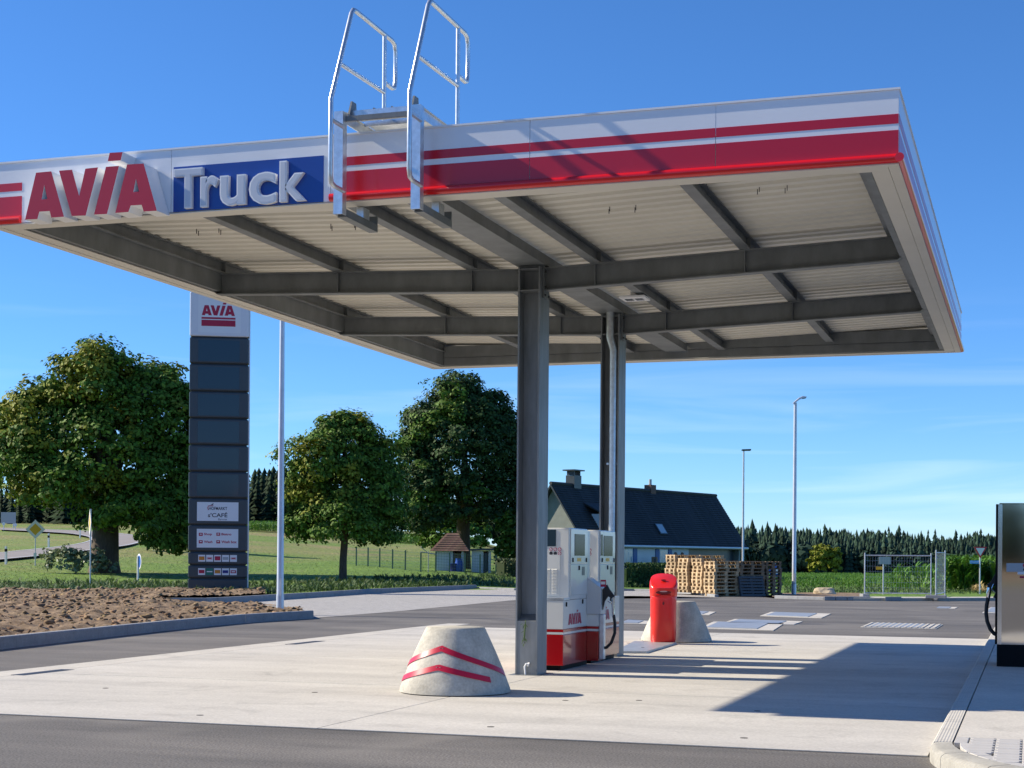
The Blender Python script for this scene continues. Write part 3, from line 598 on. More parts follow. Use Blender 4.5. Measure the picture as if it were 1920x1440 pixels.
# --- raised lettering
for k, (a, h) in enumerate(LOGO):
    mb = MB(); letter_mesh(mb, a, h, lambda q: (q[0], LY, q[1]), np.array([0, Y0 - LY - .0035, 0]), 0, 1); mb.build('raised_letter', ['letter_red', 'letter_white'], front[0][0])
TY = Y0 - .055
for ch, (xa, xb, yt, ybm) in {'T': (975, 1138, 219, 456), 'r': (1125, 1228, 263, 445), 'u': (1235, 1380, 258, 440), 'c': (1398, 1553, 241, 434), 'k': (1570, 1720, 174, 416)}.items():
    p0, p1 = onY(xa / 3, 240 + ybm / 3, TY), onY(xb / 3, 240 + yt / 3, TY)
    v, f = text2d(ch, .028); mn, mx = v.min(0), v.max(0); n_ = (v - mn) / (mx - mn)
    def flat(bold, y0, y1, mi, bigger):
        v, f = text2d(ch, bold); c_ = (mn + mx) / 2; n_ = (v - c_) / (mx - mn) * bigger + .5
        Pf = [np.array([p0[0] + a * (p1[0] - p0[0]), y0, p0[2] + b * (p1[2] - p0[2])]) for a, b in n_]; ed = {}
        for q in f:
            for i in range(len(q)): e = (q[i], q[(i + 1) % len(q)]); ed[tuple(sorted(e))] = ed.get(tuple(sorted(e)), []) + [e]
        k_ = len(Pf); mb = MB(); off = np.array([0, y1 - y0, 0])
        mb.add(Pf + [q + off for q in Pf], [tuple(q) for q in f] + [(e[0][1], e[0][0], e[0][0] + k_, e[0][1] + k_) for e in ed.values() if len(e) == 1]); return mb
    let = flat(.028, TY, Y0 - .0045, 0, 1.).build('raised_letter', 'letter_white', front[1][0])
    flat(.004, TY - .004, TY - .0005, 1, 1.).build('letter_face', 'letter_grey', let)
# --- lamp below the roof
p = G(1190, 559, 5.33)
lt = thing('canopy_light', 'square white light fitting under the canopy between two purlins', 'light', (p[0], p[1], 5.30))
MB().box((p[0] - .19, p[1] - .19, 5.31), (p[0] + .19, p[1] + .19, 5.345)).build('housing', 'letter_white', lt, bevel=.008)
for dx in (-.075, .075): MB().box((p[0] + dx - .055, p[1] - .07, 5.303), (p[0] + dx + .055, p[1] + .07, 5.309)).build('lens', 'screen', lt)
MB().box((p[0] - .05, p[1] - .05, 5.346), (p[0] + .05, p[1] + .05, 5.50)).build('bracket', 'letter_white', lt)

# ================================================================== ROOF LADDER
lad = thing('roof_ladder', 'galvanised walk-over ladder with two tall hooped handrails on the canopy edge', 'ladder', (-6.28, 14.9, 5.0))
for X in (-6.70, -5.85):
    s = -1 if X < -6.3 else 1
    xo = X - .045
    # stile: channel open towards the wall
    MB().box((xo - .05, 14.70, 5.04), (xo + .05, 14.712, 6.09)).box((xo - .05, 14.712, 5.04), (xo - .042, 14.80, 6.09)).box((xo + .042, 14.712, 5.04), (xo + .05, 14.80, 6.09)).build('stile', 'galv', lad)
    # lower arm back under the soffit, with its upright flange
    MB().box((xo - .05, 14.802, 5.04), (xo - .04, 15.62, 5.11)).box((xo + .04, 14.802, 5.04), (xo + .05, 15.62, 5.11)).box((xo - .05, 14.802, 5.03), (xo + .05, 15.62, 5.038)).box((xo - .05, 15.60, 5.112), (xo + .05, 15.62, 5.20)).build('lower_arm', 'galv_dark', lad)
    MB().box((xo - .04, 15.26, 5.115), (xo + .04, 15.42, 5.228)).build('clamp', 'galv', lad)
    # platform side rail over the parapet
    MB().box((xo - .01 * s - .006, 14.802, 6.0), (xo - .01 * s + .006, 16.1, 6.10)).box((xo - .03 - .01 * s, 14.802, 6.101), (xo + .03 - .01 * s, 16.1, 6.107)).build('side_rail', 'galv', lad)
    MB().tube([(X, 14.74, 5.28), (X - .0, 14.52, 5.28), (X, 14.445, 5.30), (X, 14.42, 5.37), (X, 14.42, 6.13), (X, 14.90, 7.15), (X, 14.945, 7.20), (X, 15.0, 7.21), (X, 15.99, 7.21), (X, 16.06, 7.19), (X, 16.09, 7.12), (X, 16.09, 6.78), (X, 16.06, 6.71), (X, 16.0, 6.69), (X, 15.79, 6.69)], .024, 10).build('handrail', 'galv', lad, smooth=50)
    MB().tube([(X, 15.78, 6.0), (X, 15.78, 7.2)], .024, 10).build('post', 'galv', lad, smooth=50)
    MB().tube([(X, 14.62, 6.55), (X, 15.78, 6.58)], .022, 10).build('knee_rail', 'galv', lad, smooth=50)
    MB().tube([(X, 14.42, 5.93), (X, 14.72, 5.93)], .022, 10).build('standoff', 'galv', lad, smooth=50)
xa, xb = -6.70, -5.93
for y0 in (14.83, 15.25, 15.67): MB().box((xa, y0, 6.108), (xb, y0 + .36, 6.122)).box((xa, y0, 6.07), (xb, y0 + .012, 6.108)).build('step_plate', 'galv', lad)
MB().box((xa, 14.76, 6.0), (xb, 14.79, 6.05)).build('front_bar', 'galv_dark', lad)
for x in (-6.42, -6.22): MB().tube([(x, 14.85, 6.13), (x, 15.3, 6.15), (x - .05, 15.5, 6.27)], .012, 8).build('hold_open_rod', 'galv_dark', lad, smooth=50)
for x in (-6.66, -5.97): MB().prism([(x - .01, 14.76, 6.06), (x - .01, 14.95, 6.06), (x - .01, 14.93, 6.22), (x - .01, 14.83, 6.22)], (.02, 0, 0)).build('hinge_lug', 'galv_dark', lad)

# ================================================================== FUEL DISPENSERS
def dispenser(name, label, y0, wing, flip=False):
    XF = -6.0; XB = -6.5; t = thing(name, label, 'dispenser', (XC, y0 + .7, 0)); LYn = 1.5; ua, ub = y0 + .26, y0 + 1.2
    MB().box((XB + .06, y0 + .08, .012), (XF - .06, y0 + LYn - .08, .075)).build('plinth', 'black', t)
    low = MB().box((XB, y0, .08), (XF, y0 + LYn, .50)).build('lower_cabinet', 'disp_red', t, bevel=.008)
    for (z0, z1, m) in ((.503, .533, 'disp_white'), (.535, .57, 'disp_red')): MB().box((XB + .001, y0 + .001, z0), (XF - .001, y0 + LYn - .001, z1)).build('band', m, t)
    MB().box((XB, y0, .573), (XF, y0 + LYn, .965)).build('middle_cabinet', 'disp_white', t, bevel=.006)
    MB().box((XB, y0 - .005, .967), (XF + .012, ua - .002, 1.0)).build('shelf', 'galv', t, bevel=.004)
    up = MB().box((XB + .01, ua, .967), (XF - .002, ub, 1.955)).build('upper_cabinet', 'disp_white', t, bevel=.012)
    MB().box((XF - .001, ua + .05, 1.46), (XF + .012, ub - .03, 1.945)).build('display_door', 'disp_white', t, bevel=.006)
    d = .0135
    MB().box((XF + .0125, ua + .23, 1.575), (XF + d + .004, ub - .2, 1.875)).build('display', 'glass_dark', t)
    MB().box((XF - .001, ua + .05, 1.03), (XF + .010, ub - .03, 1.45)).build('service_door', 'disp_white', t, bevel=.005)
    MB().box((XF + .0125, ua + .36, 1.495), (XF + .0145, ua + .56, 1.545)).build('sticker', 'sign_yellow', t)
    MB().box((XF + .0105, ua + .62, 1.30), (XF + .0125, ua + .76, 1.42)).build('card_reader', 'anthracite', t)
    lk = MB()
    for yy, zz in ((ua + .14, 1.515), (ub - .11, 1.515), (ua + .46, 1.405), (y0 + .13, .91), (y0 + .95, .93)):
        xx_ = XF if zz < 1 else XF + .010
        lk.obox((xx_ + .006, yy, zz), (.006, 0, 0), (0, .018, 0), (0, 0, .03))
    lk.build('lock', 'black', t)
    # front (end) face
    MB().box((XF - .46, ua - .006, 1.70), (XF - .19, ua - .0005, 1.93)).build('end_screen', 'screen', t)
    MB().box((XF - .44, ua - .005, 1.02), (XF - .13, ua - .0008, 1.585)).build('end_door', 'disp_white', t)
    lv = MB()
    for k in range(17):
        zz = 1.05 + k * .0205
        for cx_ in (XF - .41, XF - .31, XF - .21): lv.prism([(cx_ - .04, ua - .0052, zz), (cx_ - .04, ua - .016, zz), (cx_ - .04, ua - .0052, zz + .013)], (.08, 0, 0))
    lv.build('louvre', 'disp_white', t)
    for k in range(3):
        for r_ in range(2):
            cx_, zz = XF - .26 + k * .062, 1.66 - r_ * .056
            m = 'print_black' if (r_ == 1 and k < 2) else 'print_red'
            p_ = [(cx_ + .025 * math.cos(a_), ua - .0015, zz + .025 * math.sin(a_)) for a_ in np.linspace(0, 2 * math.pi, 20, endpoint=False)]
            pc = MB().prism(p_, (0, -.0015, 0)).build('pictogram', m, t)
            if m == 'print_red':
                p_ = [(cx_ + .017 * math.cos(a_), ua - .0032, zz + .017 * math.sin(a_)) for a_ in np.linspace(0, 2 * math.pi, 16, endpoint=False)]
                MB().prism(p_, (0, -.001, 0)).obox((cx_, ua - .0045, zz), (.012, 0, .012), (0, .0005, 0), (-.002, 0, .002), 1).build('symbol', ['sign_white', 'print_red'], pc)
    put_logo((XF + .0005, y0 + .24, .625), (0, 1, 0), (0, 0, 1), .66, 'print_red', t, sz=.74)
    if wing:
        wa, wb = ub + .0, ub + .22
        MB().box((XF - .001, wa, .08), (XF + .17, wb, .50)).build('hose_cabinet', 'disp_red', t, bevel=.006)
        for (z0, z1, m) in ((.503, .533, 'disp_white'), (.535, .57, 'disp_red')): MB().box((XF, wa + .001, z0), (XF + .169, wb - .001, z1)).build('band', m, t)
        MB().box((XF, wa, .573), (XF + .17, wb, .742)).build('hose_cabinet', 'disp_white', t)
        MB().prism([(XF, wa - .03, .745), (XF + .21, wa - .03, .745), (XF + .21, wa - .03, 1.12), (XF, wa - .03, 1.27)], (0, .28, 0)).build('nozzle_boot', 'disp_grey', t, bevel=.006)
        MB().box((XF + .172, wa + .02, .10), (XF + .245, wa + .12, .742)).build('hose_guard', 'galv', t, bevel=.01)
        MB().box((XF - .05, ub + .002, .967), (XF - .02, ub + .2, 1.93)).build('mast', 'disp_grey', t)
        MB().box((XF + .19, wa + .02, 1.135), (XF + .27, wa + .03, 1.235)).build('grade_label', 'print_red', t); MB().box((XF + .2, wa + .012, 1.17), (XF + .26, wa + .0195, 1.21)).build('grade_text', 'sign_white', t)
        # nozzle and hose
        nx, ny = XF + .245, wa + .06
        nz = thing('fuel_nozzle', 'black diesel nozzle hanging in the grey boot of the dispenser nearest the front column', 'nozzle', (nx, ny, .9))
        MB().prism([(nx - .03, ny - .02, 1.10), (nx + .03, ny - .02, 1.17), (nx + .075, ny - .02, 1.09), (nx + .14, ny - .02, 1.01), (nx + .14, ny - .02, .95), (nx + .05, ny - .02, 1.0), (nx - .0, ny - .02, .93), (nx - .03, ny - .02, .80)], (0, .05, 0)).build('grip', 'rubber', nz, bevel=.008)
        MB().tube([(nx + .04, ny, .93), (nx + .09, ny, .90), (nx + .12, ny, .97)], .008, 8).build('lever', 'chrome', nz)
        MB().tube([(nx + .125, ny, .99), (nx + .12, ny, .90), (nx + .13, ny, .72)], [.022, .024, .022], 10).build('swivel', 'chrome', nz, smooth=60)
        MB().tube([(nx + .13, ny, .74), (nx + .15, ny, .62), (nx + .15, ny, .48), (nx + .10, ny, .34), (nx + .03, ny, .27), (nx - .04, ny, .26)], .022, 10).build('hose', 'rubber', nz, smooth=60)
    else:
        MB().box((XF - .30, ua - .012, 1.5), (XF - .16, ua - .0005, 1.92)).build('end_display', 'glass_dark', t)
        MB().box((XF + .0125, ua + .06, 1.58), (XF + .017, ua + .17, 1.89)).build('side_display', 'glass_dark', t)
    return t
dispenser('fuel_dispenser', 'white and red fuel dispenser with louvred end beside the front steel column', 20.46, True)
dispenser('fuel_dispenser', 'white and red fuel dispenser standing against the rear column with the rain pipe', 22.02, False)

# ================================================================== BOLLARDS, BIN, COVER PLATE
def bollard(label, c, k, red):
    t = thing('concrete_bollard', label, 'bollard', (c[0], c[1], 0), group=None); pr = [(.632, .0), (.626, .04), (.603, .10), (.548, .25), (.452, .47), (.345, .70), (.332, .722), (.322, .73)]
    rad = lambda z: np.interp(z, [q[1] for q in pr], [q[0] for q in pr]) * k
    MB().lathe((c[0], c[1], .022), [(r_ * k, z) for r_, z in pr], 64).build('body', 'bollard', t, smooth=40)
    MB().lathe((c[0], c[1], .0105), [(.615 * k, 0), (.615 * k, .012)], 48).build('joint_ring', 'joint', t)
    if red:
        for (za, zl, zr_, al, ar) in ((.53, .33, .24, 72, 98), (.325, .165, .185, 66, 62)):
            mb = MB(); V = []; th = -90.
            n = 40
            for i in range(n + 1):
                a_ = -al + (al + ar) * i / n; tt = abs(a_) / (al if a_ < 0 else ar); zc = za + ((zl if a_ < 0 else zr_) - za) * tt
                an = R(th + a_)
                for dz, dr in ((-.031, .001), (-.031, .011), (.031, .011), (.031, .001)):
                    z = zc + dz; r_ = rad(z - .022) + dr; V.append((c[0] + r_ * math.cos(an), c[1] + r_ * math.sin(an), z))
            F_ = [(4 * i + j, 4 * i + (j + 1) % 4, 4 * i + 4 + (j + 1) % 4, 4 * i + 4 + j) for i in range(n) for j in range(4)] + [(0, 1, 2, 3), (4 * n + 3, 4 * n + 2, 4 * n + 1, 4 * n)]
            mb.add(V, F_).build('red_band', 'letter_red', t, smooth=40)
            for da in (-2.2, 2.2):
                an = R(th + da); r_ = rad(za - .022) + .0125; MB().obox((c[0] + r_ * math.cos(an), c[1] + r_ * math.sin(an), za), (.005, 0, 0), (0, .003, 0), (0, 0, .005)).build('screw', 'chrome', t)
    else:
        an = R(-112); r_ = rad(.30) + .004; q = np.array([math.cos(an), math.sin(an), 0]); sd = np.array([-q[1], q[0], 0])
        lab = MB()
        for i in range(4):
            for j in range(4):
                if (i * 7 + j * 3) % 5 in (0, 2, 3):
                    z = .24 + j * .055; r2 = rad(z - .0) + .006; lab.obox((c[0] + q[0] * r2 + sd[0] * (i - 1.5) * .042, c[1] + q[1] * r2 + sd[1] * (i - 1.5) * .042, z), sd * .018, q * .004, (0, 0, .025))
        lab.build('faded_sticker', 'print_pink', t)
bollard('grey concrete bollard with two curved red bands in front of the columns', G(855, 1300)[:2] + np.array([-.03, .05]), 1.0, True)
bollard('plain grey concrete bollard behind the red bin', (-6.24, 28.75), 1.04, False)
# red bin: stacked rounded sections
bc = np.array([-6.27, 27.78]); bn = thing('litter_bin', 'tall bright red plastic litter bin with slanted hood beside the rear column', 'bin', (bc[0], bc[1], 0))
ang = math.atan2(-bc[1], -bc[0]) + .0; fd = np.array([math.cos(ang), math.sin(ang)]); sd = np.array([-fd[1], fd[0]])
def sec(z, rx, rf, rb, tilt=0., n=40, e=2.7):
    "rounded section: half width rx, front reach rf, back reach rb; tilt lowers the front"
    out = []
    for j in range(n):
        a_ = 2 * math.pi * j / n; ca, sa = math.cos(a_), math.sin(a_)
        s_ = np.sign(sa) * abs(sa) ** (2 / e) * rx; f_ = np.sign(ca) * abs(ca) ** (2 / e) * (rf if ca > 0 else rb)
        q = bc + fd * f_ + sd * s_; out.append((q[0], q[1], z - tilt * f_))
    return out
body = [sec(.012, .205, .2, .2), sec(.06, .222, .21, .21), sec(.08, .232, .22, .22), sec(.45, .232, .22, .22), sec(.80, .235, .22, .22), sec(.86, .238, .215, .22), sec(.885, .225, .19, .21)]
MB().rings(body).build('body', 'bin_red', bn, smooth=35)
hood = [sec(.862, .242, .20, .228), sec(.90, .246, .225, .23), sec(.98, .251, .245, .236), sec(1.06, .252, .242, .238, .18), sec(1.115, .248, .225, .236, .42), sec(1.145, .235, .20, .228, .55), sec(1.152, .215, .18, .21, .58)]
MB().rings(hood).build('hood', 'bin_red', bn, smooth=40)
def arc(z, r0, hw, hh, m, nm, dep=.012, n=14, ell=True):
    P = [bc + fd * (math.sqrt(max(0, 1 - (a_ / .25) ** 2)) * .02 + r0) + sd * a_ for a_ in np.linspace(-hw, hw, n)]
    V = []
    for i, q in enumerate(P):
        k = math.sqrt(max(.02, 1 - (2 * i / (n - 1) - 1) ** 2)) if ell else 1
        for dz, dr in ((-hh * k, 0), (hh * k, 0), (hh * k, dep), (-hh * k, dep)): V.append((q[0] + fd[0] * dr, q[1] + fd[1] * dr, z + dz))
    F_ = [(4 * i + j, 4 * i + (j + 1) % 4, 4 * i + 4 + (j + 1) % 4, 4 * i + 4 + j) for i in range(n - 1) for j in range(4)] + [(0, 1, 2, 3), (4 * n - 1, 4 * n - 2, 4 * n - 3, 4 * n - 4)]
    MB().add(V, F_).build(nm, m, bn, smooth=50)
mat('bin_shadow', (.16, .004, .005), .6); mat('bin_inner', (.55, .30, .28), .5)
arc(.935, .205, .135, .034, 'bin_shadow', 'opening', .014); arc(.955, .212, .07, .013, 'bin_inner', 'inner_lip', .012); arc(.868, .196, .15, .022, 'bin_red', 'lower_lip', .03)
arc(1.155, .0, .05, .012, 'bin_shadow', 'handle_hole', .03); arc(.745, .195, .03, .05, 'bin_red', 'lock_plate', .014); arc(.742, .197, .017, .032, 'bin_shadow', 'lock_slot', .0135)
for k in (-1, 1):
    q = bc + fd * .17 + sd * .12 * k; MB().box((q[0] - .02, q[1] - .02, .0102), (q[0] + .02, q[1] + .02, .014)).build('foot', 'bin_red', bn)
# chequer cover plate by the bin
plt = thing('cover_plate', 'grey steel cover plate lying on the concrete in front of the red bin', 'cover plate', (-6.3, 26.3, 0))
MB().prism([(*G(1150, 1226)[:2], .0105), (*G(1211, 1226.5)[:2], .0105), (*G(1268, 1209)[:2], .0105), (*G(1190, 1206.5)[:2], .0105)], (0, 0, .035)).build('plate', 'cover_steel', plt)
for q in ((1178, 1211), (1205, 1219)):
    p = G(*q); MB().lathe((p[0], p[1], .046), [(.03, 0), (.03, .004)], 10).build('lifting_hole', 'bolt', plt)
# twig caught at the column foot
tw = thing('plant_sprig', 'withered green sprig hanging from the foot of the front column', 'plant', (XC + .0, 19.53, .45))
tx, tyy = XC - .0, 19.535
MB().tube([(tx, tyy, .73), (tx - .005, tyy - .02, .62), (tx - .01, tyy - .015, .52), (tx - .03, tyy - .02, .44)], [.006, .01, .012, .004], 7).build('stem', 'weed', tw)
lf = MB()
for k in range(22):
    z = random.uniform(.42, .72); a_ = random.uniform(-1.2, 1.2); q = np.array([tx - .01 + random.uniform(-.02, .02), tyy - .02, z]); l_ = random.uniform(.03, .07); dx, dz = math.sin(a_) * l_, -abs(math.cos(a_)) * l_
    lf.add([q, q + (dx * .5 + .008, -.01, dz * .5), q + (dx, -.015, dz), q + (dx * .5 - .008, -.012, dz * .5)], [(0, 1, 2, 3)])
lf.build('leaves', 'weed', tw)

# ================================================================== ISLAND ON THE RIGHT
isl = thing('dispenser_island', None, None, (1, 22, 0)); isl['kind'] = 'structure'
IX = -.735; KH = .13; KW = .165; CR = 2.36; CY = 12.78; CXI = IX + CR
jy = [CY, 14.4, 15.95, 17.5, 19.05, 20.85, 22.4, 24, 25.6, 27.2, 28.8, 30.4, 32, 33.6, 35.2, 36.8]
for i in range(len(jy) - 1):
    y0, y1 = jy[i] + .006, jy[i + 1] - .006
    MB().prism([(IX, y0, 0), (IX, y0, KH - .05), (IX + .03, y0, KH - .004), (IX + KW, y0, KH), (IX + KW, y0, 0)], (0, y1 - y0, 0)).build('kerb_stone', 'kerb_ribbed', isl)
# rounded nose, stone by stone
def corner(a0, a1, n=8):
    V = []
    for i in range(n + 1):
        a_ = R(a0 + (a1 - a0) * i / n); c_, s_ = math.cos(a_), math.sin(a_); wd = KW + .05 * math.sin((a_ - math.pi) * 1.8) if a_ < 4.7 else KW
        for rr_, z in ((CR, 0), (CR, KH - .06), (CR - .006, KH - .03), (CR - .03, KH - .012), (CR - .045, KH - .006), (CR - wd, KH), (CR - wd, 0)): V.append((CXI + c_ * rr_, CY + s_ * rr_, z))
    F_ = [(7 * i + j, 7 * i + (j + 1) % 7, 7 * i + 7 + (j + 1) % 7, 7 * i + 7 + j) for i in range(n) for j in range(7)] + [tuple(range(7)), tuple(range(7 * n + 6, 7 * n - 1, -1))]
    MB().add(V, F_).build('kerb_stone', 'kerb_white', isl, smooth=28)
for i in range(5): corner(180 + i * 18 + .12, 180 + (i + 1) * 18 - .12)
for i in range(4): x0 = CXI + i * 1.0; MB().box((x0 + .006, CY - CR, 0), (x0 + .994, CY - CR + KW, KH)).build('kerb_stone', 'kerb_white', isl, bevel=.02)
# concrete fill behind the kerb, paving at its nose
for ya, yb_ in ((13.2, 19.9), (19.91, 27.9), (27.91, 37.)): MB().box((IX + KW + .012, ya, .0), (5, yb_, KH - .006)).build('concrete_panel', 'concrete_light', isl)
ns = [(CXI + (CR - KW - .002) * math.cos(R(a_)), CY + (CR - KW - .002) * math.sin(R(a_)), .001) for a_ in np.linspace(180, 270, 24)] + [(5, CY - CR + KW, .001), (5, 13.19, .001), (IX + KW + .005, 13.19, .001)]
MB().prism(ns, (0, 0, KH - .05)).build('sand_bed', 'joint', isl)
# edge pavers following the curve, then double-T interlocking pavers sharing one mesh
RI = CR - .225
for i in range(16):
    a0, a1 = R(180 + i * 5.5 + .15), R(180 + (i + 1) * 5.5 - .15)
    MB().prism([(CXI + rr_ * math.cos(a_), CY + rr_ * math.sin(a_), KH - .048) for rr_, a_ in ((RI, a0), (RI, a1), (RI - .11, a1), (RI - .11, a0))], (0, 0, .044)).build('paver', 'paver', isl, bevel=.004)
for i in range(3): MB().box((IX + KW + .012, CY + .005 + i * .135, KH - .048), (IX + KW + .115, CY + .132 + i * .135, KH - .004)).build('paver', 'paver', isl, bevel=.004)
pm = None; PWd, PD = .2, .165
def dbl_t():
    a, b, c_ = PWd / 2 - .004, PD / 2 - .004, .02
    q = [(-a, -b), (a - .01, -b), (a - .01, -b + .045), (a + c_ - .012, -b + .06), (a + c_ - .012, b - .06), (a - .01, b - .045), (a - .01, b), (-a, b), (-a, b - .045), (-a + c_, b - .06), (-a + c_, -b + .06), (-a, -b + .045)]
    return MB().prism([(x, y, 0) for x, y in q], (0, 0, .046))
for j in range(14):
    for i in range(15):
        x = IX + KW + .222 + i * PWd; y = 13.10 - j * PD
        if math.hypot(min(0, x - .12 - CXI), min(0, y - .085 - CY)) > RI + .05: continue
        if pm is None: o = dbl_t().build('paver', 'paver', None, loc=(0, 0, 0), bevel=.004); pm = o; o.parent = isl
        else: o = pm.copy(); C.objects.link(o); o.parent = isl
        o.location = Vector((x, y, KH - .05 + random.uniform(0, .003))) - isl.location; o.rotation_euler = (0, 0, random.uniform(-.012, .012))
# stainless dispenser on the island
sdp = thing('steel_dispenser', 'polished stainless steel dispenser on a black plinth at the island edge', 'dispenser', (.15, 22.6, KH - .012))
zb_ = KH - .011
MB().box((-.42, 22.22, zb_), (.86, 23.2, .42)).build('plinth', 'black', sdp, bevel=.004)
MB().box((-.395, 22.24, .422), (.84, 23.18, 2.31)).build('cabinet', 'steel_mirror', sdp)
MB().box((-.415, 22.225, .424), (-.36, 22.238, 2.315)).build('edge_profile', 'chrome', sdp)
MB().box((-.445, 22.24, .424), (-.397, 23.18, 2.315)).build('side_panel', 'black', sdp)
MB().box((-.40, 22.22, 2.312), (.85, 23.19, 2.33)).build('cap', 'steel_mirror', sdp)
pa, pb = onY(1887, 1072, 22.235), onY(1912, 1056, 22.235)
MB().box((pa[0], 22.232, pa[2]), (pb[0] + .05, 22.239, pb[2])).build('sticker', 'sign_grey', sdp)
for (q, r_, m) in (((1921, 1060), .025, 'print_red'), ((1921, 1068), .02, 'print_black')):
    p = onY(*q, 22.23); MB().prism([(p[0] + r_ * math.cos(a_), 22.231, p[2] + r_ * math.sin(a_)) for a_ in np.linspace(0, 2 * math.pi, 16, endpoint=False)], (0, -.002, 0)).build('pictogram', m, sdp)
p = onY(1912, 1084, 22.235); MB().box((p[0], 22.232, p[2]), (p[0] + .14, 22.239, p[2] + .028)).build('notice', 'print_red', sdp)
p = onY(1908, 1077, 22.235); MB().box((p[0], 22.233, p[2]), (p[0] + .18, 22.2385, p[2] + .05)).build('notice', 'sign_white', sdp)
nz = thing('fuel_nozzle', 'black nozzle with drooping hose on the side of the stainless dispenser', 'nozzle', (-.5, 22.45, .9))
yy = 22.42; P = lambda a, b: tuple(onY(a, b, yy))
MB().prism([P(1871, 1074), P(1866, 1076), P(1858, 1090), P(1851, 1096), P(1850, 1106), P(1858, 1106), P(1864, 1098), P(1871, 1096)], (0, .05, 0)).build('grip', 'rubber', nz, bevel=.008)
MB().prism([P(1872, 1100), P(1866, 1112), P(1862, 1120), P(1872, 1124)], (0, .08, 0)).build('holster', 'rubber', nz)
MB().tube([P(1863, 1095), P(1859, 1104), P(1868, 1112)], .008, 8).build('lever', 'chrome', nz)
MB().tube([P(1855, 1102), P(1853.5, 1112), P(1853, 1121)], [.03, .032, .026], 10).build('swivel', 'chrome', nz, smooth=60)
MB().tube([P(1853, 1119), P(1850, 1135), P(1849, 1150), P(1851, 1165), P(1857, 1180), P(1864, 1188), P(1873, 1193)], .026, 10).build('hose', 'rubber', nz, smooth=60)

# ================================================================== TANK COVERS IN THE YARD
def cover(label, q, m='cover_steel', grid=False):
    P = [G(*a) for a in q]; c = sum(P) / 4; t = thing('tank_cover', label, 'manhole cover', (c[0], c[1], 0))
    MB().prism([(p_[0], p_[1], .001) for p_ in P], (0, 0, .014)).build('concrete_frame', 'concrete_light', t)
    I = [c + (p_ - c) * np.array([.70, .80, 0]) + np.array([-.12, 0, 0]) for p_ in P]
    MB().prism([(p_[0], p_[1], .0165) for p_ in I], (0, 0, .012)).build('lid', m, t)
    if grid:
        for k in range(13):
            tt = (k + .5) / 13; a, b = ip(P[0], P[3], tt), ip(P[1], P[2], tt); a, b = ip(a, b, .04), ip(a, b, .96)
            MB().prism([(a[0] - .025, a[1], .016), (a[0] + .025, a[1], .016), (b[0] + .025, b[1], .016), (b[0] - .025, b[1], .016)], (0, 0, .016)).build('bar', 'concrete_light', t)
cover('pale rectangular tank cover set in the asphalt next to the apron edge', [(1312, 1179), (1338, 1166), (1470, 1170), (1450, 1183)])
cover('pale rectangular tank cover between two others in the asphalt', [(1352, 1169.5), (1378, 1161.5), (1505, 1166), (1488, 1172)])
cover('pale rectangular tank cover standing apart behind the pair of covers', [(1425, 1155.5), (1446, 1148), (1558, 1151.5), (1540, 1159.5)])
cover('wide barred drain grating set in the asphalt before the fence', [(1613, 1177), (1632, 1168.5), (1768, 1172), (1755, 1180)], grid=True)
cover('small pale cover in the asphalt left of the bollard behind the bin', [(1165, 1170), (1180, 1163), (1222, 1165), (1212, 1171)])
cover('small pale cover in the asphalt right behind the plain bollard', [(1296, 1152.5), (1305, 1146), (1342, 1148), (1330, 1153.5)])
cover('pale triangular looking cover beyond the stainless dispenser', [(1841, 1150), (1858, 1139), (1925, 1141), (1925, 1151)])
cover('narrow pale gully cover on the asphalt towards the street', [(1757, 1141.5), (1764, 1138.5), (1796, 1139), (1790, 1142)])

# ================================================================== PRICE PYLON
pl, pr_ = G(352, 1110), G(463, 1110.5); pw = np.linalg.norm(pr_ - pl); pr3 = (pr_ - pl) / pw; pn = np.cross(pr3, Uv); pn /= np.linalg.norm(pn)      # pn faces the road
pd_ = float(((pl + pr_) / 2) @ Fv); pyl = thing('price_pylon', 'tall dark grey price pylon with white logo head beside the meadow', 'pylon', tuple((pl + pr_) / 2))
def pz(py): return CH + (1040.6 - py) / FPX * pd_
def PP(a, z, n=0.): return pl + pr3 * (a * pw) + Uv * z + pn * n
def pbox(a0, a1, z0, z1, n0, n1, name, m, parent=None, bevel=0.): 
    return MB().prism([PP(a0, z0, n0), PP(a1, z0, n0), PP(a1, z1, n0), PP(a0, z1, n0)], pn * (n1 - n0)).build(name, m, parent or pyl, bevel=bevel)
pbox(.03, .97, -.1, pz(548) - .02, -.52, -.08, 'core', 'joint')
rows = [(548, 632.6), (632.6, 683), (683, 734.6), (734.6, 785), (785, 835), (835, 885), (885, 934.8), (934.8, 985), (985, 1035), (1035, 1060), (1060, 1085), (1085, 1112)]
logos = []
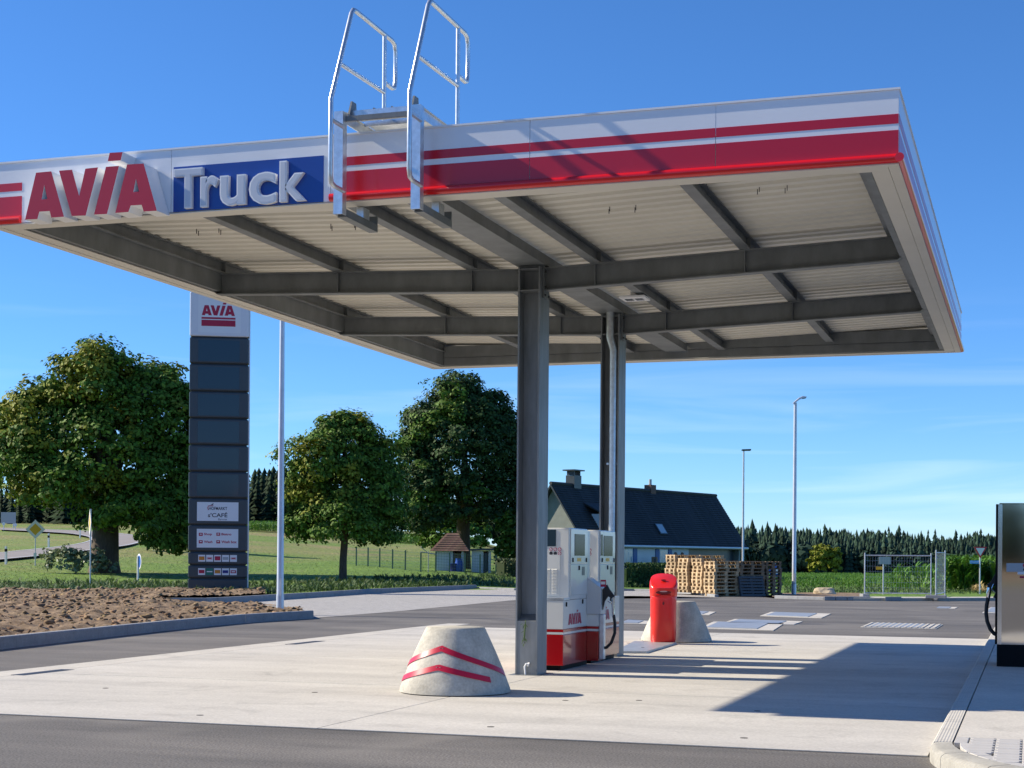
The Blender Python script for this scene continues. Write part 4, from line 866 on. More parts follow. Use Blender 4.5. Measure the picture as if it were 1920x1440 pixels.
for i, (a, b) in enumerate(rows):
    z1, z0 = pz(a) - .025, pz(b) + .025
    f = pbox(0, 1, z0, z1, -.6, 0, 'head_panel' if i == 0 else 'panel', 'pylon_white' if i == 0 else 'anthracite', bevel=.05)
    if i == 0:
        pbox(.14, .86, z0 + .15, z1 - .12, .0005, .006, 'logo_field', 'sign_white', f)
        put_logo(PP(.20, pz(592.5), .0065), pr3, Uv, .56 * pw, 'print_red', f)
        pbox(.195, .77, pz(599.3), pz(595.8), .0065, .010, 'logo_bar', 'print_red', f); pbox(.195, .77, pz(612.5), pz(601), .0065, .010, 'logo_bar', 'print_red', f)
    elif i <= 6: pbox(.145, .845, z0 + .09, z1 - .10, .0005, .008, 'display', 'screen', f)
    elif i <= 8:
        s_ = pbox(.145, .845, z0 + .14, z1 - .14, .0005, .02, 'sign_board', 'sign_white', f); o = PP(0, 0, .021)
        if i == 7:
            put_text('HOFMARKT', o, pr3, Uv, (.345 * pw, .655 * pw, pz(957), pz(951)), 'print_black', s_, bold=.02); put_text("s'CAFÉ", o, pr3, Uv, (.33 * pw, .66 * pw, pz(970.5), pz(961)), 'print_black', s_, bold=.02)
            put_text('Barrow', o, pr3, Uv, (.50 * pw, .65 * pw, pz(976.2), pz(972.2)), 'print_black', s_, shear=.05)
            MB().tube([PP(.34, pz(957), .023), PP(.325, pz(953), .023), PP(.335, pz(949.5), .023), PP(.42, pz(949), .023)], .014, 6).build('emblem', 'print_red', s_)
            MB().prism([PP(.37, pz(948), .021), PP(.40, pz(945.6), .021), PP(.43, pz(944.4), .021), PP(.41, pz(947.4), .021)], pn * .004).build('emblem_leaf', 'print_black', s_)
        else:
            for (tx_, a0, a1, ya, yb_) in (('Shop', .265, .40, 1005.6, 1000), ('Bistro', .56, .73, 1004.4, 1000), ('Wash', .265, .41, 1019, 1014.4), ('Wash box', .56, .82, 1019, 1014)):
                put_text(tx_, o, pr3, Uv, (a0 * pw, a1 * pw, pz(ya), pz(yb_)), 'print_red', s_, bold=.03)
                e = pbox(a0 - .085, a0 - .02, pz((ya + yb_) / 2 + 3), pz((ya + yb_) / 2 - 2.8), .021, .024, 'icon', 'print_red', s_)
                pbox(a0 - .068, a0 - .037, pz((ya + yb_) / 2 + .6), pz((ya + yb_) / 2 - 1.2), .0245, .026, 'icon_mark', 'sign_white', e)
    elif i <= 10:
        ms = [['print_orange', 'print_pink', 'print_red', 'sign_grey', 'print_pink'], ['print_red', 'print_green', 'print_orange', 'print_navy', 'print_red']][i - 9]
        for k in range(5):
            a0 = .172 + k * .134; zc = pz((a + b) / 2)
            cdd = pbox(a0, a0 + .118, zc - .14, zc + .14, .0005, .012, 'brand_card', 'print_green' if ms[k] == 'print_green' else 'sign_white', f)
            hh = [.075, .05, .085, .06, .045][k] if i == 9 else [.07, .02, .07, .06, .06][k]
            pbox(a0 + .012, a0 + .106, zc - hh, zc + hh, .0125, .016, 'brand_mark', 'sign_white' if ms[k] == 'print_green' else ms[k], cdd)
            if k in (1, 4): pbox(a0 + .03, a0 + .088, zc - .02, zc + .02, .0165, .019, 'brand_mark', 'print_red' if i == 9 else 'sign_white', cdd)
for (s0, s1) in ((1.002, 1.02),): MB().prism([PP(s0, .05, -.56), PP(s1, .05, -.56), PP(s1, pz(548), -.56), PP(s0, pz(548), -.56)], pn * .5).build('side_profile', 'pylon_white', pyl)

# ================================================================== STREET LAMPS
def lamp(label, base, h, r0, r1, head, m='lamp_galv', base_z=0.):
    t = thing('street_lamp', label, 'lamp', (base[0], base[1], base_z)); x, y = base[:2]
    MB().lathe((x, y, base_z - .1), [(r0, 0), (r0, .6), (r0 * .9, .65), (r1, h + .1)], 16).build('pole', m, t, smooth=40)
    MB().box((x + r0 * .3, y - r0 * 1.08, base_z + .5), (x + r0 * .8, y - r0 * .6, base_z + .95)).build('service_door', m, t)
    d = np.array([Rv[0], Rv[1], 0]); n_ = np.array([-d[1], d[0], 0]); p0 = np.array([x, y, base_z + h])
    if head == 'curved':
        prof = [(-.10, -.03, .06, .03), (.02, .06, .09, .05), (.14, .16, .12, .05), (.30, .235, .12, .045), (.46, .24, .08, .025)]
        MB().rings([[p0 + d * a + Uv * (b + s2 * hh_) + n_ * (s1 * w_) for s1, s2 in ((-1, -1), (1, -1), (1, .6), (.5, 1), (-.5, 1), (-1, .6))] for a, b, w_, hh_ in prof]).build('lamp_head', 'lamp_galv', t)
        MB().prism([p0 + d * .28 + Uv * .172 - n_ * .1, p0 + d * .44 + Uv * .20 - n_ * .07, p0 + d * .44 + Uv * .20 + n_ * .07, p0 + d * .28 + Uv * .172 + n_ * .1], (0, 0, -.012)).build('lens', 'black', t)
    elif head == 'flat':
        MB().prism([p0 + d * -.12 + n_ * -.13 + Uv * .0, p0 + d * .42 + n_ * -.13 + Uv * .02, p0 + d * .42 + n_ * .13 + Uv * .02, p0 + d * -.12 + n_ * .13], (0, 0, .09)).build('lamp_head', 'anthracite', t, bevel=.02)
        MB().prism([p0 + d * .05 + n_ * -.1 + Uv * .008, p0 + d * .38 + n_ * -.1 + Uv * .016, p0 + d * .38 + n_ * .1 + Uv * .016, p0 + d * .05 + n_ * .1 + Uv * .008], (0, 0, -.012)).build('lens', 'screen', t)
b = G(525, 1146, .1); lamp('galvanised lamp pole standing in the soil bed by the kerb end', b, 8.3, .10, .06, 'curved')
b = G(1488.5, 1117); lamp('galvanised street lamp with curved head beside the pallets and crop field', b, CH + (1048.5 - 755) / FPX * float(b @ Fv), .10, .07, 'curved')
b = atD(1392.5, 1100, 92.); lamp('slim dark street lamp with flat head rising behind the pallet stacks', b, 7.9, .075, .05, 'flat', base_z=T(b[0], b[1]) + .05)

# ================================================================== SIGNS AND SMALL POSTS ON THE LEFT
def pole(t, x, y, z, h, r_=.03, m='lamp_galv'): MB().lathe((x, y, z - .3), [(r_, 0), (r_, h + .3)], 10).build('pole', m, t, smooth=50)
def face(t, c, r3, n3, pts, m, name, dep=.006, off=0.): return MB().prism([np.array(c) + r3 * a + Uv * b + n3 * off for a, b in pts], n3 * dep).build(name, m, t)
dia = lambda s_: [(0, -s_), (s_, 0), (0, s_), (-s_, 0)]
FN = -Fv; RD = Rv
def diamond(label, q, d, h, s_, yawd, plate=False):
    g = GT(*q) if d is None else atD(*q, d); x, y, z = g[0], g[1], T(g[0], g[1]); t = thing('priority_sign', label, 'sign', (x, y, z)); a = R(yawd); r3 = RD * math.cos(a) + FN * math.sin(a); n3 = FN * math.cos(a) - RD * math.sin(a)
    pole(t, x, y, z, h); c = np.array([x, y, z + h - s_]) + n3 * .035
    b_ = face(t, c, r3, n3, dia(s_), 'sign_white', 'plate'); face(t, c, r3, n3, dia(s_ * .62), 'sign_yellow', 'yellow_field', .004, .0065)
    if plate: face(t, np.array([x, y, z + .62]) + FN * .035, RD, FN, [(-.09, -.13), (.09, -.13), (.09, .13), (-.09, .13)], 'sign_white', 'small_plate')
diamond('yellow priority diamond sign facing the yard on the grass by the country road', (66, 1060), None, 2.75, .58, -8, True)
diamond('yellow priority diamond sign turned edge-on in front of the big tree', (169, 1104), None, 3.6, .62, 70)
def post(label, q, h, kind, name='delineator_post'):
    g = GT(*q); x, y, z = g[0], g[1], T(g[0], g[1]); t = thing(name, label, 'post', (x, y, z))
    if kind == 'del':
        MB().prism([(x - .06, y - .05, z - .2), (x + .06, y - .05, z - .2), (x + .06, y + .05, z - .2), (x - .06, y + .05, z - .2)], (0, 0, h + .2)).build('body', 'sign_white', t); MB().box((x - .064, y - .054, z + h * .70), (x + .064, y + .054, z + h * .86)).build('reflector_band', 'black', t)
    elif kind == 'pole': pole(t, x, y, z, h, .05, 'wood_old_shaded')
post('white roadside delineator post with black band nearest the left road edge', (11, 1058), 1.1, 'del'); post('white delineator post on the inner verge of the road bend', (91, 1028), 1.2, 'del'); post('small dark delineator post far round the road bend', (150, 1008), 1.1, 'del')
post('thin wooden stake beside the road bend behind the tree trunk', (216, 1036), 3.1, 'pole', 'wooden_stake'); 
g = GT(258.5, 1096); t = thing('round_sign', 'small round road sign seen from the side on a white post', 'sign', (g[0], g[1], T(g[0], g[1]))); z = T(g[0], g[1])
pole(t, g[0], g[1], z, 1.35, .05, 'sign_white'); a = R(60); r3 = RD * math.cos(a) + FN * math.sin(a); n3 = FN * math.cos(a) - RD * math.sin(a)
face(t, (g[0] + .06, g[1], z + 1.1), r3, n3, [(.36 * math.cos(k), .38 * math.sin(k)) for k in np.linspace(0, 6.283, 24, endpoint=False)], 'sign_white', 'plate'); face(t, (g[0] + .06, g[1], z + 1.1), r3, n3, [(.29 * math.cos(k), .30 * math.sin(k)) for k in np.linspace(0, 6.283, 24, endpoint=False)], 'sign_blue', 'blue_field', .004, .0065)
g = GT(16, 993); z = T(g[0], g[1]); t = thing('direction_board', 'grey direction board in front of the dark wood at the road bend', 'sign', (g[0], g[1], z)); k = float(g @ Fv) / FPX
for dx in (-9, 9): pole(t, g[0] + Rv[0] * dx * k, g[1] + Rv[1] * dx * k, z, 28 * k, .06)
face(t, (g[0], g[1], z + 22 * k), RD, FN, [(-14 * k, -10.5 * k), (14 * k, -10.5 * k), (14 * k, 10.5 * k), (-14 * k, 10.5 * k)], 'sign_grey', 'board', .03, .08)
for (q, hh_) in (((7, 995), 13), ((29, 995), 11)):
    g = GT(*q); k = float(g @ Fv) / FPX; z = T(g[0], g[1]); t = thing('round_sign', 'tiny round road sign standing by the grey direction board', 'sign', (g[0], g[1], z), group='round signs at the road bend'); pole(t, g[0], g[1], z, hh_ * k, .05)
    face(t, (g[0], g[1], z + hh_ * k), RD, FN, [(3 * k * math.cos(j), 3 * k * math.sin(j)) for j in np.linspace(0, 6.283, 18, endpoint=False)], 'sign_white', 'plate', .02, .06)

# ================================================================== PALLETS
def pallet_mesh(m):
    mb = MB(); L_, W_ = 1.2, .8
    for y in (.0725, .4, .7275):
        mb.box((0, y - .05 if y != .4 else y - .0725, 0), (L_, y + .05 if y != .4 else y + .0725, .022))
        for x in (.0725, .6, 1.1275): mb.box((x - .0725, y - .05 if y != .4 else y - .0725, .0222), (x + .0725, y + .05 if y != .4 else y + .0725, .0998))
    for x in (.0725, .6, 1.1275): mb.box((x - .0725, 0, .1), (x + .0725, W_, .1218))
    for y, wd in ((.0725, .145), (.235, .1), (.4, .145), (.565, .1), (.7275, .145)): mb.box((0, y - wd / 2, .122), (L_, y + wd / 2, .144))
    return mb
pv = {m: pallet_mesh(m).build('pallet', m, None, loc=(0, 0, 0)) for m in ('wood', 'wood_old_shaded')}
used = set()
pa_ = np.array(Rv * .90 + Fv * .43); pb_ = np.array(-Rv * .43 + Fv * .90); prz = math.atan2(pa_[1], pa_[0])
P0 = G(1340, 1118.5)
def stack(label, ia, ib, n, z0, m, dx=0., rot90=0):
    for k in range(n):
        src = pv[m] if ia < 2 or random.random() < .5 else pv['wood_old_shaded']
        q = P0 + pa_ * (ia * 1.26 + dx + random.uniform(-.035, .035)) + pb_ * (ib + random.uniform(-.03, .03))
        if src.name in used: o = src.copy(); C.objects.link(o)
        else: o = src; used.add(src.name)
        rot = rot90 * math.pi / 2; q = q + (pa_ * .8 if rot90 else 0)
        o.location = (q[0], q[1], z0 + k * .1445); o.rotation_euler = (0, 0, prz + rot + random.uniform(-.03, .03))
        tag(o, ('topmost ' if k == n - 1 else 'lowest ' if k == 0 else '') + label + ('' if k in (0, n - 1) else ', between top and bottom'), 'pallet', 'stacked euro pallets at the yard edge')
stack('wooden pallet of the corner stack with bright ends by the asphalt', 0, 0, 10, .004, 'wood')
stack('wooden pallet of the second bright-ended stack from the asphalt', 0, 1.0, 10, .11, 'wood')
stack('wooden pallet of the third bright-ended stack from the asphalt', 0, 2.1, 10, .11, 'wood')
stack('wooden pallet of the tallest stack by the timber post', 0, 3.1, 11, .11, 'wood')
stack('shaded wooden pallet of the stack behind the dark plastic pallet', 1, 0, 10, .004, 'wood_old_shaded')  # shade of the long side put into the darker wood
stack('shaded wooden pallet of the stack beside the blue sign', 2, 0, 10, .004, 'wood_old_shaded', -.0, 1)
stack('wooden pallet of the hidden stack one row behind the plastic pallet', 1, 1.3, 10, .004, 'wood_old_shaded')
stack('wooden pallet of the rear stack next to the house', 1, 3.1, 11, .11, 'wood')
stack('wooden pallet of the stack hidden one row behind the blue sign', 2, 1.3, 10, .004, 'wood_old_shaded', -.0, 1)
# dark plastic pallet leaning on the stack
lp = thing('plastic_pallet', 'dark grey plastic pallet leaning against the shaded stacks', 'pallet', tuple(G(1400, 1120)))
base = P0 + pa_ * 1.1 - pb_ * .3; upv = (Uv * .97 + pb_ * .24); nn = np.cross(pa_, upv)
for k in range(7): MB().obox(base + pa_ * .6 + upv * (.06 + k * .125) - nn * .0, pa_ * .6, nn * .012, upv * .045).build('slat', 'leather_plastic', lp)
for k in (0, .6, 1.2): MB().obox(base + pa_ * (.05 + k * .915) + upv * .43 - nn * .06, pa_ * .05, nn * .045, upv * .43).build('runner', 'leather_plastic', lp)
# timber post by the house hedge
g = G(1227, 1092); tp = thing('timber_post', 'short square timber post with small plate beside the pallet stacks', 'post', tuple(g)); k = float(g @ Fv) / FPX
MB().box((g[0] - 5 * k, g[1] - 5 * k, 0), (g[0] + 5 * k, g[1] + 5 * k, 48 * k)).build('post', 'wood_old_shaded', tp, bevel=.02); MB().box((g[0] + .2 * k, g[1] - 5.3 * k, 38 * k), (g[0] + 4 * k, g[1] - 5.05 * k, 45 * k)).build('plate', 'anthracite', tp); MB().box((g[0] + 1 * k, g[1] - 5.25 * k, 0.02), (g[0] + 5.2 * k, g[1] - 5.02 * k, 37 * k)).build('board', 'wood', tp)
# round blue sign behind the pallets
g = atD(1453, 1110, 72.); t = thing('round_sign', 'round blue sign with white figure half hidden behind the last pallet stack', 'sign', (g[0], g[1], 0)); pole(t, g[0], g[1], 0, 1.35, .03)
face(t, (g[0], g[1], 1.02), RD, FN, [(.30 * math.cos(j), .30 * math.sin(j)) for j in np.linspace(0, 6.283, 24, endpoint=False)], 'sign_blue', 'plate', .012, .035)
face(t, (g[0], g[1], 1.02), RD, FN, [(.02, -.14), (.13, -.14), (.13, .02), (.08, .14), (.02, .1)], 'sign_white', 'figure', .004, .048)

# ================================================================== CONSTRUCTION FENCE
def fence_panel(label, a, b, h, foot):
    a, b = np.array(a, float), np.array(b, float); L_ = np.linalg.norm((b - a)[:2]); d = (b - a) / L_; n_ = np.array([-d[1], d[0], 0]); t = thing('construction_fence_panel', label, 'fence', tuple(a)); z = lambda s_, zz: a + d * s_ + Uv * zz
    for s_ in (0, L_): MB().tube([z(s_, .06), z(s_, h + .05)], .024, 10).build('upright', 'lamp_galv', t, smooth=50)
    for zz in (.16, h - .05): MB().tube([z(0, zz), z(L_, zz)], .021, 10).build('rail', 'lamp_galv', t, smooth=50)
    wm = MB(); n = int(L_ / .1)
    for k in range(1, n): wm.obox(z(k * L_ / n, (h + .1) / 2), d * .0016, n_ * .0016, Uv * (h / 2 - .13))
    for k in range(1, 7): wm.obox(z(L_ / 2, .16 + k * (h - .21) / 7), d * L_ / 2, n_ * .0026, Uv * .0026)
    o = wm.build('wire_mesh', 'lamp_galv', t); o['kind'] = 'stuff'
    for s_ in foot: MB().obox(z(s_, .065), d * .13, n_ * .38, Uv * .062).build('foot_block', 'kerb_grey', t, bevel=.015)
    return t, z, d, n_
zf = .112
fa, fb = G(1621, 1119.5, zf), G(1745, 1125.5, zf - .1); fb[2] = zf
ft, z_, d_, n_ = fence_panel('wire mesh construction fence panel standing along the far kerb', fa, fb, 1.66, (0,))
MB().obox(z_(.55, 1.12) - n_ * .03, d_ * .12, n_ * .004, Uv * .06).build('yellow_plate', 'sign_yellow', ft)
g = G(1754.5, 1122, zf); far = G(1769, 1119, zf)
fence_panel('narrow angled construction fence panel turned towards the field', g, g + (far - g) / np.linalg.norm(far - g) * 3.4, 1.78, (.1,))
for q, r_ in ((G(1755, 1127), .13),): 
    t = thing('fence_wheel', 'small pale wheel at the foot of the angled fence panel', 'wheel', tuple(q)); MB().prism([(q[0] + r_ * math.cos(j), q[1] - .1, .132 + r_ * math.sin(j)) for j in np.linspace(0, 6.283, 20, endpoint=False)], (0, .08, 0)).build('tyre', 'kerb_grey', t); MB().prism([(q[0] + .08 * math.cos(j), q[1] - .106, .132 + .08 * math.sin(j)) for j in np.linspace(0, 6.283, 14, endpoint=False)], (0, .005, 0)).build('rim', 'sign_white', t)
for a, b, lab in (((1660, 1127), (1690, 1127), 'loose grey kerb block lying on the asphalt before the fence'), ((1546, 1126), (1632, 1126.5), 'long low row of grey kerb blocks lying left of the fence')):
    p, q = G(*a), G(*b); t = thing('loose_kerb_block', lab, 'kerb', tuple((p + q) / 2)); n = max(1, int(np.linalg.norm(q - p) / .5 + .5))
    for k in range(n): c0, c1 = ip(p, q, k / n + .005), ip(p, q, (k + 1) / n - .005); MB().prism([c0 + (0, -.12, .002), c1 + (0, -.12, .002), c1 + (0, .10, .002), c0 + (0, .10, .002)], (0, 0, .16)).build('block', 'kerb_grey', t, bevel=.015)
# yield sign with street name, information board, boulder
g = G(1837, 1111.5); x, y = g[:2]; k = float(g @ Fv) / FPX; t = thing('yield_sign', 'red bordered give way sign with blue street name plate by the maize', 'sign', (x, y, 0)); pole(t, x, y, 0, 84 * k, .035)
tri = lambda s_: [(-s_, .577 * s_), (s_, .577 * s_), (0, -1.155 * s_)]
face(t, (x, y, 79 * k), RD, FN, tri(12.5 * k), 'sign_red', 'plate', .012, .04); face(t, (x, y, 79 * k), RD, FN, tri(8.6 * k), 'sign_white', 'white_field', .004, .053)
s_ = face(t, (x - 9.5 * k, y, 57.5 * k), RD, FN, [(-9 * k, -3 * k), (9 * k, -3 * k), (9 * k, 3 * k), (-9 * k, 3 * k)], 'street_blue', 'street_name_plate', .012, .02); put_text('Hauptstr', np.array([x, y, 57.5 * k]) + FN * .034, RD, Uv, (-17 * k, -3 * k, -1.6 * k, 1.6 * k), 'sign_white', t)
g = G(1656, 1112); x, y = g[:2]; k = float(g @ Fv) / FPX; t = thing('information_board', 'pale rectangular board on a post behind the construction fence', 'sign', (x, y, 0)); pole(t, x, y, 0, 66 * k, .035); face(t, (x + 2 * k, y, 61 * k), RD, FN, [(-11 * k, -7 * k), (11 * k, -7 * k), (11 * k, 7 * k), (-11 * k, 7 * k)], 'sign_grey', 'board', .02, .04)
def rock(label, g, s3):
    bm = bmesh.new(); bmesh.ops.create_icosphere(bm, subdivisions=3, radius=1)
    for v in bm.verts: v.co *= 1 + .28 * noise.noise(v.co * 1.3); v.co.z = max(-.5, min(.75, v.co.z)); v.co = Vector((v.co.x * s3[0], v.co.y * s3[1], (v.co.z + .35) * s3[2]))
    me = bpy.data.meshes.new('boulder'); bm.to_mesh(me); bm.free(); me.materials.append(MAT['stone']); o = bpy.data.objects.new('boulder', me); C.objects.link(o); o.location = g; tag(o, label, 'rock')
g = G(1548, 1116); rock('pale sandstone boulder lying on the verge before the crop field', (g[0], g[1], .0), (.5, .35, .30))
vz = pxp([(1448, 1121.5), (1500, 1123), (1612, 1124.5), (1612, 1114), (1520, 1113), (1448, 1115)]); poly_sheet('verge_soil', [tuple(p[:2]) for p in vz], .06, 'soil')

# ================================================================== HOUSE
hd1, hd2 = 96., 113.; A_ = np.array([(1031 - 960) / FPX * hd1, hd1]); B_ = np.array([(1341 - 960) / FPX * hd2, hd2]); HL = np.linalg.norm(B_ - A_); e1 = (B_ - A_) / HL; e2 = np.array([e1[1], -e1[0]])
hz0 = 0.; ZR = CH + (1045 - 907) / FPX * hd1; ZE = 2.35; W_F = 2.55; W_K = 2.3
E1, E2 = Rv * e1[0] + Fv * e1[1], Rv * e2[0] + Fv * e2[1]; H0 = Rv * A_[0] + Fv * A_[1]
hs_ = thing('farm_house', 'long house with steep dark tiled roof, white wall and blue shutters', 'house', tuple(H0))
hp = lambda a, b, z: H0 + E1 * a + E2 * b + Uv * z
ZK = ZR - (ZR - ZE) * W_K / W_F
wa_ = MB().prism([hp(.35, W_F - .35, -.5), hp(.35, W_F - .35, ZE + .12), hp(.35, 0, ZR - .25), hp(.35, -W_K + .3, ZK), hp(.35, -W_K + .3, -.5)], E1 * .25); wa_.build('gable_wall', 'slate', hs_)
MB().prism([hp(HL - .6, W_F - .35, -.5), hp(HL - .6, W_F - .35, ZE + .12), hp(HL - .6, 0, ZR - .25), hp(HL - .6, -W_K + .3, ZK), hp(HL - .6, -W_K + .3, -.5)], E1 * .25).build('gable_wall', 'slate', hs_)
wl_ = MB().prism([hp(.61, W_F - .36, -.5), hp(HL * .63, W_F - .36, -.5), hp(HL * .63, W_F - .36, ZE + .1), hp(.61, W_F - .36, ZE + .1)], -E2 * .25).build('wall', 'plaster', hs_)
MB().prism([hp(HL * .63 + .02, W_F - .75, -.5), hp(HL - .62, W_F - .75, -.5), hp(HL - .62, W_F - .75, ZE + .3), hp(HL * .63 + .02, W_F - .75, ZE + .3)], -E2 * .2).build('wall', 'anthracite', hs_)
for (s_a, s_b) in ((0, 1), (0, -1)):
    pass
deck = MB().prism([hp(0, 0, ZR), hp(0, W_F, ZE), hp(0, W_F, ZE - .16), hp(0, 0, ZR - .18), hp(0, -W_K, ZK - .16), hp(0, -W_K, ZK)], E1 * HL).build('roof', 'anthracite', hs_)
n_r = 26; sl_ = math.hypot(W_F, ZR - ZE); dn = (E2 * W_F + Uv * (ZE - ZR)) / sl_; nr = np.cross(E1, dn); nr = nr if nr[2] > 0 else -nr
for i in range(n_r):     # tile courses, each lapping the one below
    mb = MB(); s0, s1 = i * sl_ / n_r, (i + 1) * sl_ / n_r + .05
    nt_ = 62
    for j in range(nt_):
        a0, a1 = j * HL / nt_ + .005, (j + 1) * HL / nt_ - .012; p = hp(a0, 0, ZR) + dn * s0; q = hp(a1, 0, ZR) + dn * s0
        k0 = random.uniform(0, .008)
        mb.add([p + nr * .012, q + nr * .012, q + dn * (s1 - s0) + nr * (.05 + k0), p + dn * (s1 - s0) + nr * (.05 + k0), q + dn * (s1 - s0) + nr * .012, p + dn * (s1 - s0) + nr * .012], [(0, 1, 2, 3), (3, 2, 4, 5)])
    o = mb.build('tile_course', 'tile_dark', deck)
MB().tube([hp(-.02, .02, ZR + .03), hp(HL + .02, .02, ZR + .03)], .11, 8).build('ridge_cap', 'tile_dark', deck)
MB().tube([hp(0, W_F + .06, ZE - .06), hp(HL, W_F + .06, ZE - .06)], .07, 8).build('gutter', 'letter_white', hs_)
for a, wd, hh_, cap in ((2.7, .40, .62, True), (12.0, .33, .42, False)):
    c = hp(a, -.1, ZR); ch = MB().obox(c + Uv * (hh_ / 2 - .1), E1 * wd, E2 * wd * .8, Uv * (hh_ / 2 + .1)).build('chimney', 'tile_brown' if not cap else 'anthracite', deck)
    if cap:
        for sx_ in (-1, 1): MB().obox(c + Uv * (hh_ + .15) + E1 * sx_ * wd * .8, E1 * .03, E2 * wd * .7, Uv * .14).build('cap_leg', 'anthracite', ch)
        MB().obox(c + Uv * (hh_ + .32), E1 * wd * 1.5, E2 * wd * 1.1, Uv * .04).build('chimney_cap', 'anthracite', ch)
    else: MB().lathe(tuple(c + Uv * (hh_ + .0)), [(.1, 0), (.1, .38)], 10).build('flue', 'sign_grey', ch)
# skylight
def roofpt(a, s, h_): return hp(a, 0, ZR) + dn * s + nr * h_
a0 = 9.6; s0 = sl_ * .62
sk = MB().prism([roofpt(a0, s0, .02), roofpt(a0 + .95, s0, .02), roofpt(a0 + .95, s0 + .85, .02), roofpt(a0, s0 + .85, .02)], nr * .11).build('skylight', 'anthracite', deck); mat('sky_glass', (.35, .42, .48), .08, spec=.9)
MB().prism([roofpt(a0 + .1, s0 + .08, .131), roofpt(a0 + .85, s0 + .08, .131), roofpt(a0 + .85, s0 + .77, .131), roofpt(a0 + .1, s0 + .77, .131)], nr * .01).build('pane', 'sky_glass', sk)
# dormer
a0 = 2.6; zd = ZE + .95
dm = MB().prism([hp(a0, W_F * .78, zd), hp(a0 + 2.6, W_F * .78, zd), hp(a0 + 2.6, W_F * .78, zd + .95), hp(a0, W_F * .78, zd + .95)], -E2 * 1.4).build('dormer', 'plaster', deck)
MB().prism([hp(a0 - .15, W_F * .78 + .12, zd + .96), hp(a0 + 2.75, W_F * .78 + .12, zd + .96), hp(a0 + 2.75, .1, zd + 1.9), hp(a0 - .15, .1, zd + 1.9)], Uv * .1).build('dormer_roof', 'tile_dark', dm)
for a in (.55, 1.75): MB().prism([hp(a0 + a - .35, W_F * .78 + .003, zd + .1), hp(a0 + a + .35, W_F * .78 + .003, zd + .1), hp(a0 + a + .35, W_F * .78 + .003, zd + .85), hp(a0 + a - .35, W_F * .78 + .003, zd + .85)], E2 * .03).build('dormer_window', 'shutter', dm)
# windows with shutters
for a in (5.0, 9.4):
    b = W_F - .357; wn_ = MB().prism([hp(a, b, .95), hp(a + 1.0, b, .95), hp(a + 1.0, b, 2.1), hp(a, b, 2.1)], E2 * .03).build('window', 'letter_white', hs_)
    for k in (0, 1): MB().prism([hp(a + .06 + k * .47, b + .031, 1.02), hp(a + .47 + k * .47, b + .031, 1.02), hp(a + .47 + k * .47, b + .031, 2.03), hp(a + .06 + k * .47, b + .031, 2.03)], E2 * .006).build('pane', 'sky_glass', wn_)
    for k in (-.55, 1.08): MB().prism([hp(a + k, b + .002, .9), hp(a + k + .47, b + .002, .9), hp(a + k + .47, b + .002, 2.15), hp(a + k, b + .002, 2.15)], E2 * .05).build('shutter', 'shutter', hs_)
for k in range(3):
    a = 12.2 + k * .9 - 1.0; b = W_F - .357
    if a + .5 < HL * .63: MB().prism([hp(a + .25 + .26 * math.cos(j), b, 1.62 + .34 * math.sin(j)) for j in np.linspace(0, math.pi, 10)] + [hp(a - .01, b, 1.2), hp(a + .51, b, 1.2)], E2 * .03).build('arched_window', 'tile_brown', hs_)

# ================================================================== FOLIAGE
def leaf_cloud(P, nrm, size, aspect=.62, rand=1.0):
    "one bent quad per point; P (n,3), nrm (n,3) preferred facing"
    n = len(P); nr_ = nrm + rand * rng.standard_normal((n, 3)) * .38; nr_ /= np.linalg.norm(nr_, axis=1, keepdims=True) + 1e-9
    a = np.cross(nr_, rng.standard_normal((n, 3))); a /= np.linalg.norm(a, axis=1, keepdims=True) + 1e-9; b = np.cross(nr_, a)
    s = (size * rng.uniform(.6, 1.35, (n, 1)))
    V = np.stack([P - a * s, P - b * s * aspect + nr_ * s * .15, P + a * s, P + b * s * aspect + nr_ * s * .15], 1).reshape(-1, 3)
    return V, np.arange(4 * n).reshape(n, 4)
def crown_points(blobs, nclump, per, spread):
    "leaf bunches: small leafy shells set over lumpy ellipsoids"
    vol = np.array([b[3] * b[4] + b[3] * b[5] + b[4] * b[5] for b in blobs]); vol = vol / vol.sum(); PP_ = []; NN = []; sd0 = random.random() * 50
    for bi, (b, w_) in enumerate(zip(blobs, vol)):
        n = int(nclump * w_); d = rng.standard_normal((n, 3)); d /= np.linalg.norm(d, axis=1, keepdims=True); d[:, 2] = np.where(d[:, 2] < -.6, -d[:, 2], d[:, 2])
        lump = np.array([1 + .42 * noise.noise(Vector(q) * 2.3 + Vector((sd0 + bi * 3.7, 0, 0))) + .14 * noise.noise(Vector(q) * 5.3 + Vector((0, sd0, bi))) for q in d])[:, None]
        rr_ = (1 - .5 * rng.random((n, 1)) ** 1.6) * lump; c = np.array(b[:3]) + d * rr_ * np.array(b[3:6])
        ins = np.zeros(n, bool)
        for o in blobs:
            if o is b: continue
            ins |= (((c - np.array(o[:3])) / np.array(o[3:6])) ** 2).sum(1) < .4
        c, d = c[~ins], d[~ins]
        k = rng.integers(int(per * .5), int(per * 1.5), len(c)); cc = np.repeat(c, k, 0); dd = np.repeat(d, k, 0); sp = np.repeat(spread * rng.uniform(.5, 1.5, (len(c), 1)), k, 0)
        q = rng.standard_normal(cc.shape); q /= np.linalg.norm(q, axis=1, keepdims=True); q[:, 2] = np.abs(q[:, 2]) * np.where(rng.random(len(q)) < .78, 1, -1)
        PP_.append(cc + q * sp * rng.uniform(.55, 1.1, (len(cc), 1)) * np.array([1.25, 1.25, .8])); NN.append(q * .9 + dd * .5 + np.array([0, 0, .25]))
    return np.concatenate(PP_), np.concatenate(NN)
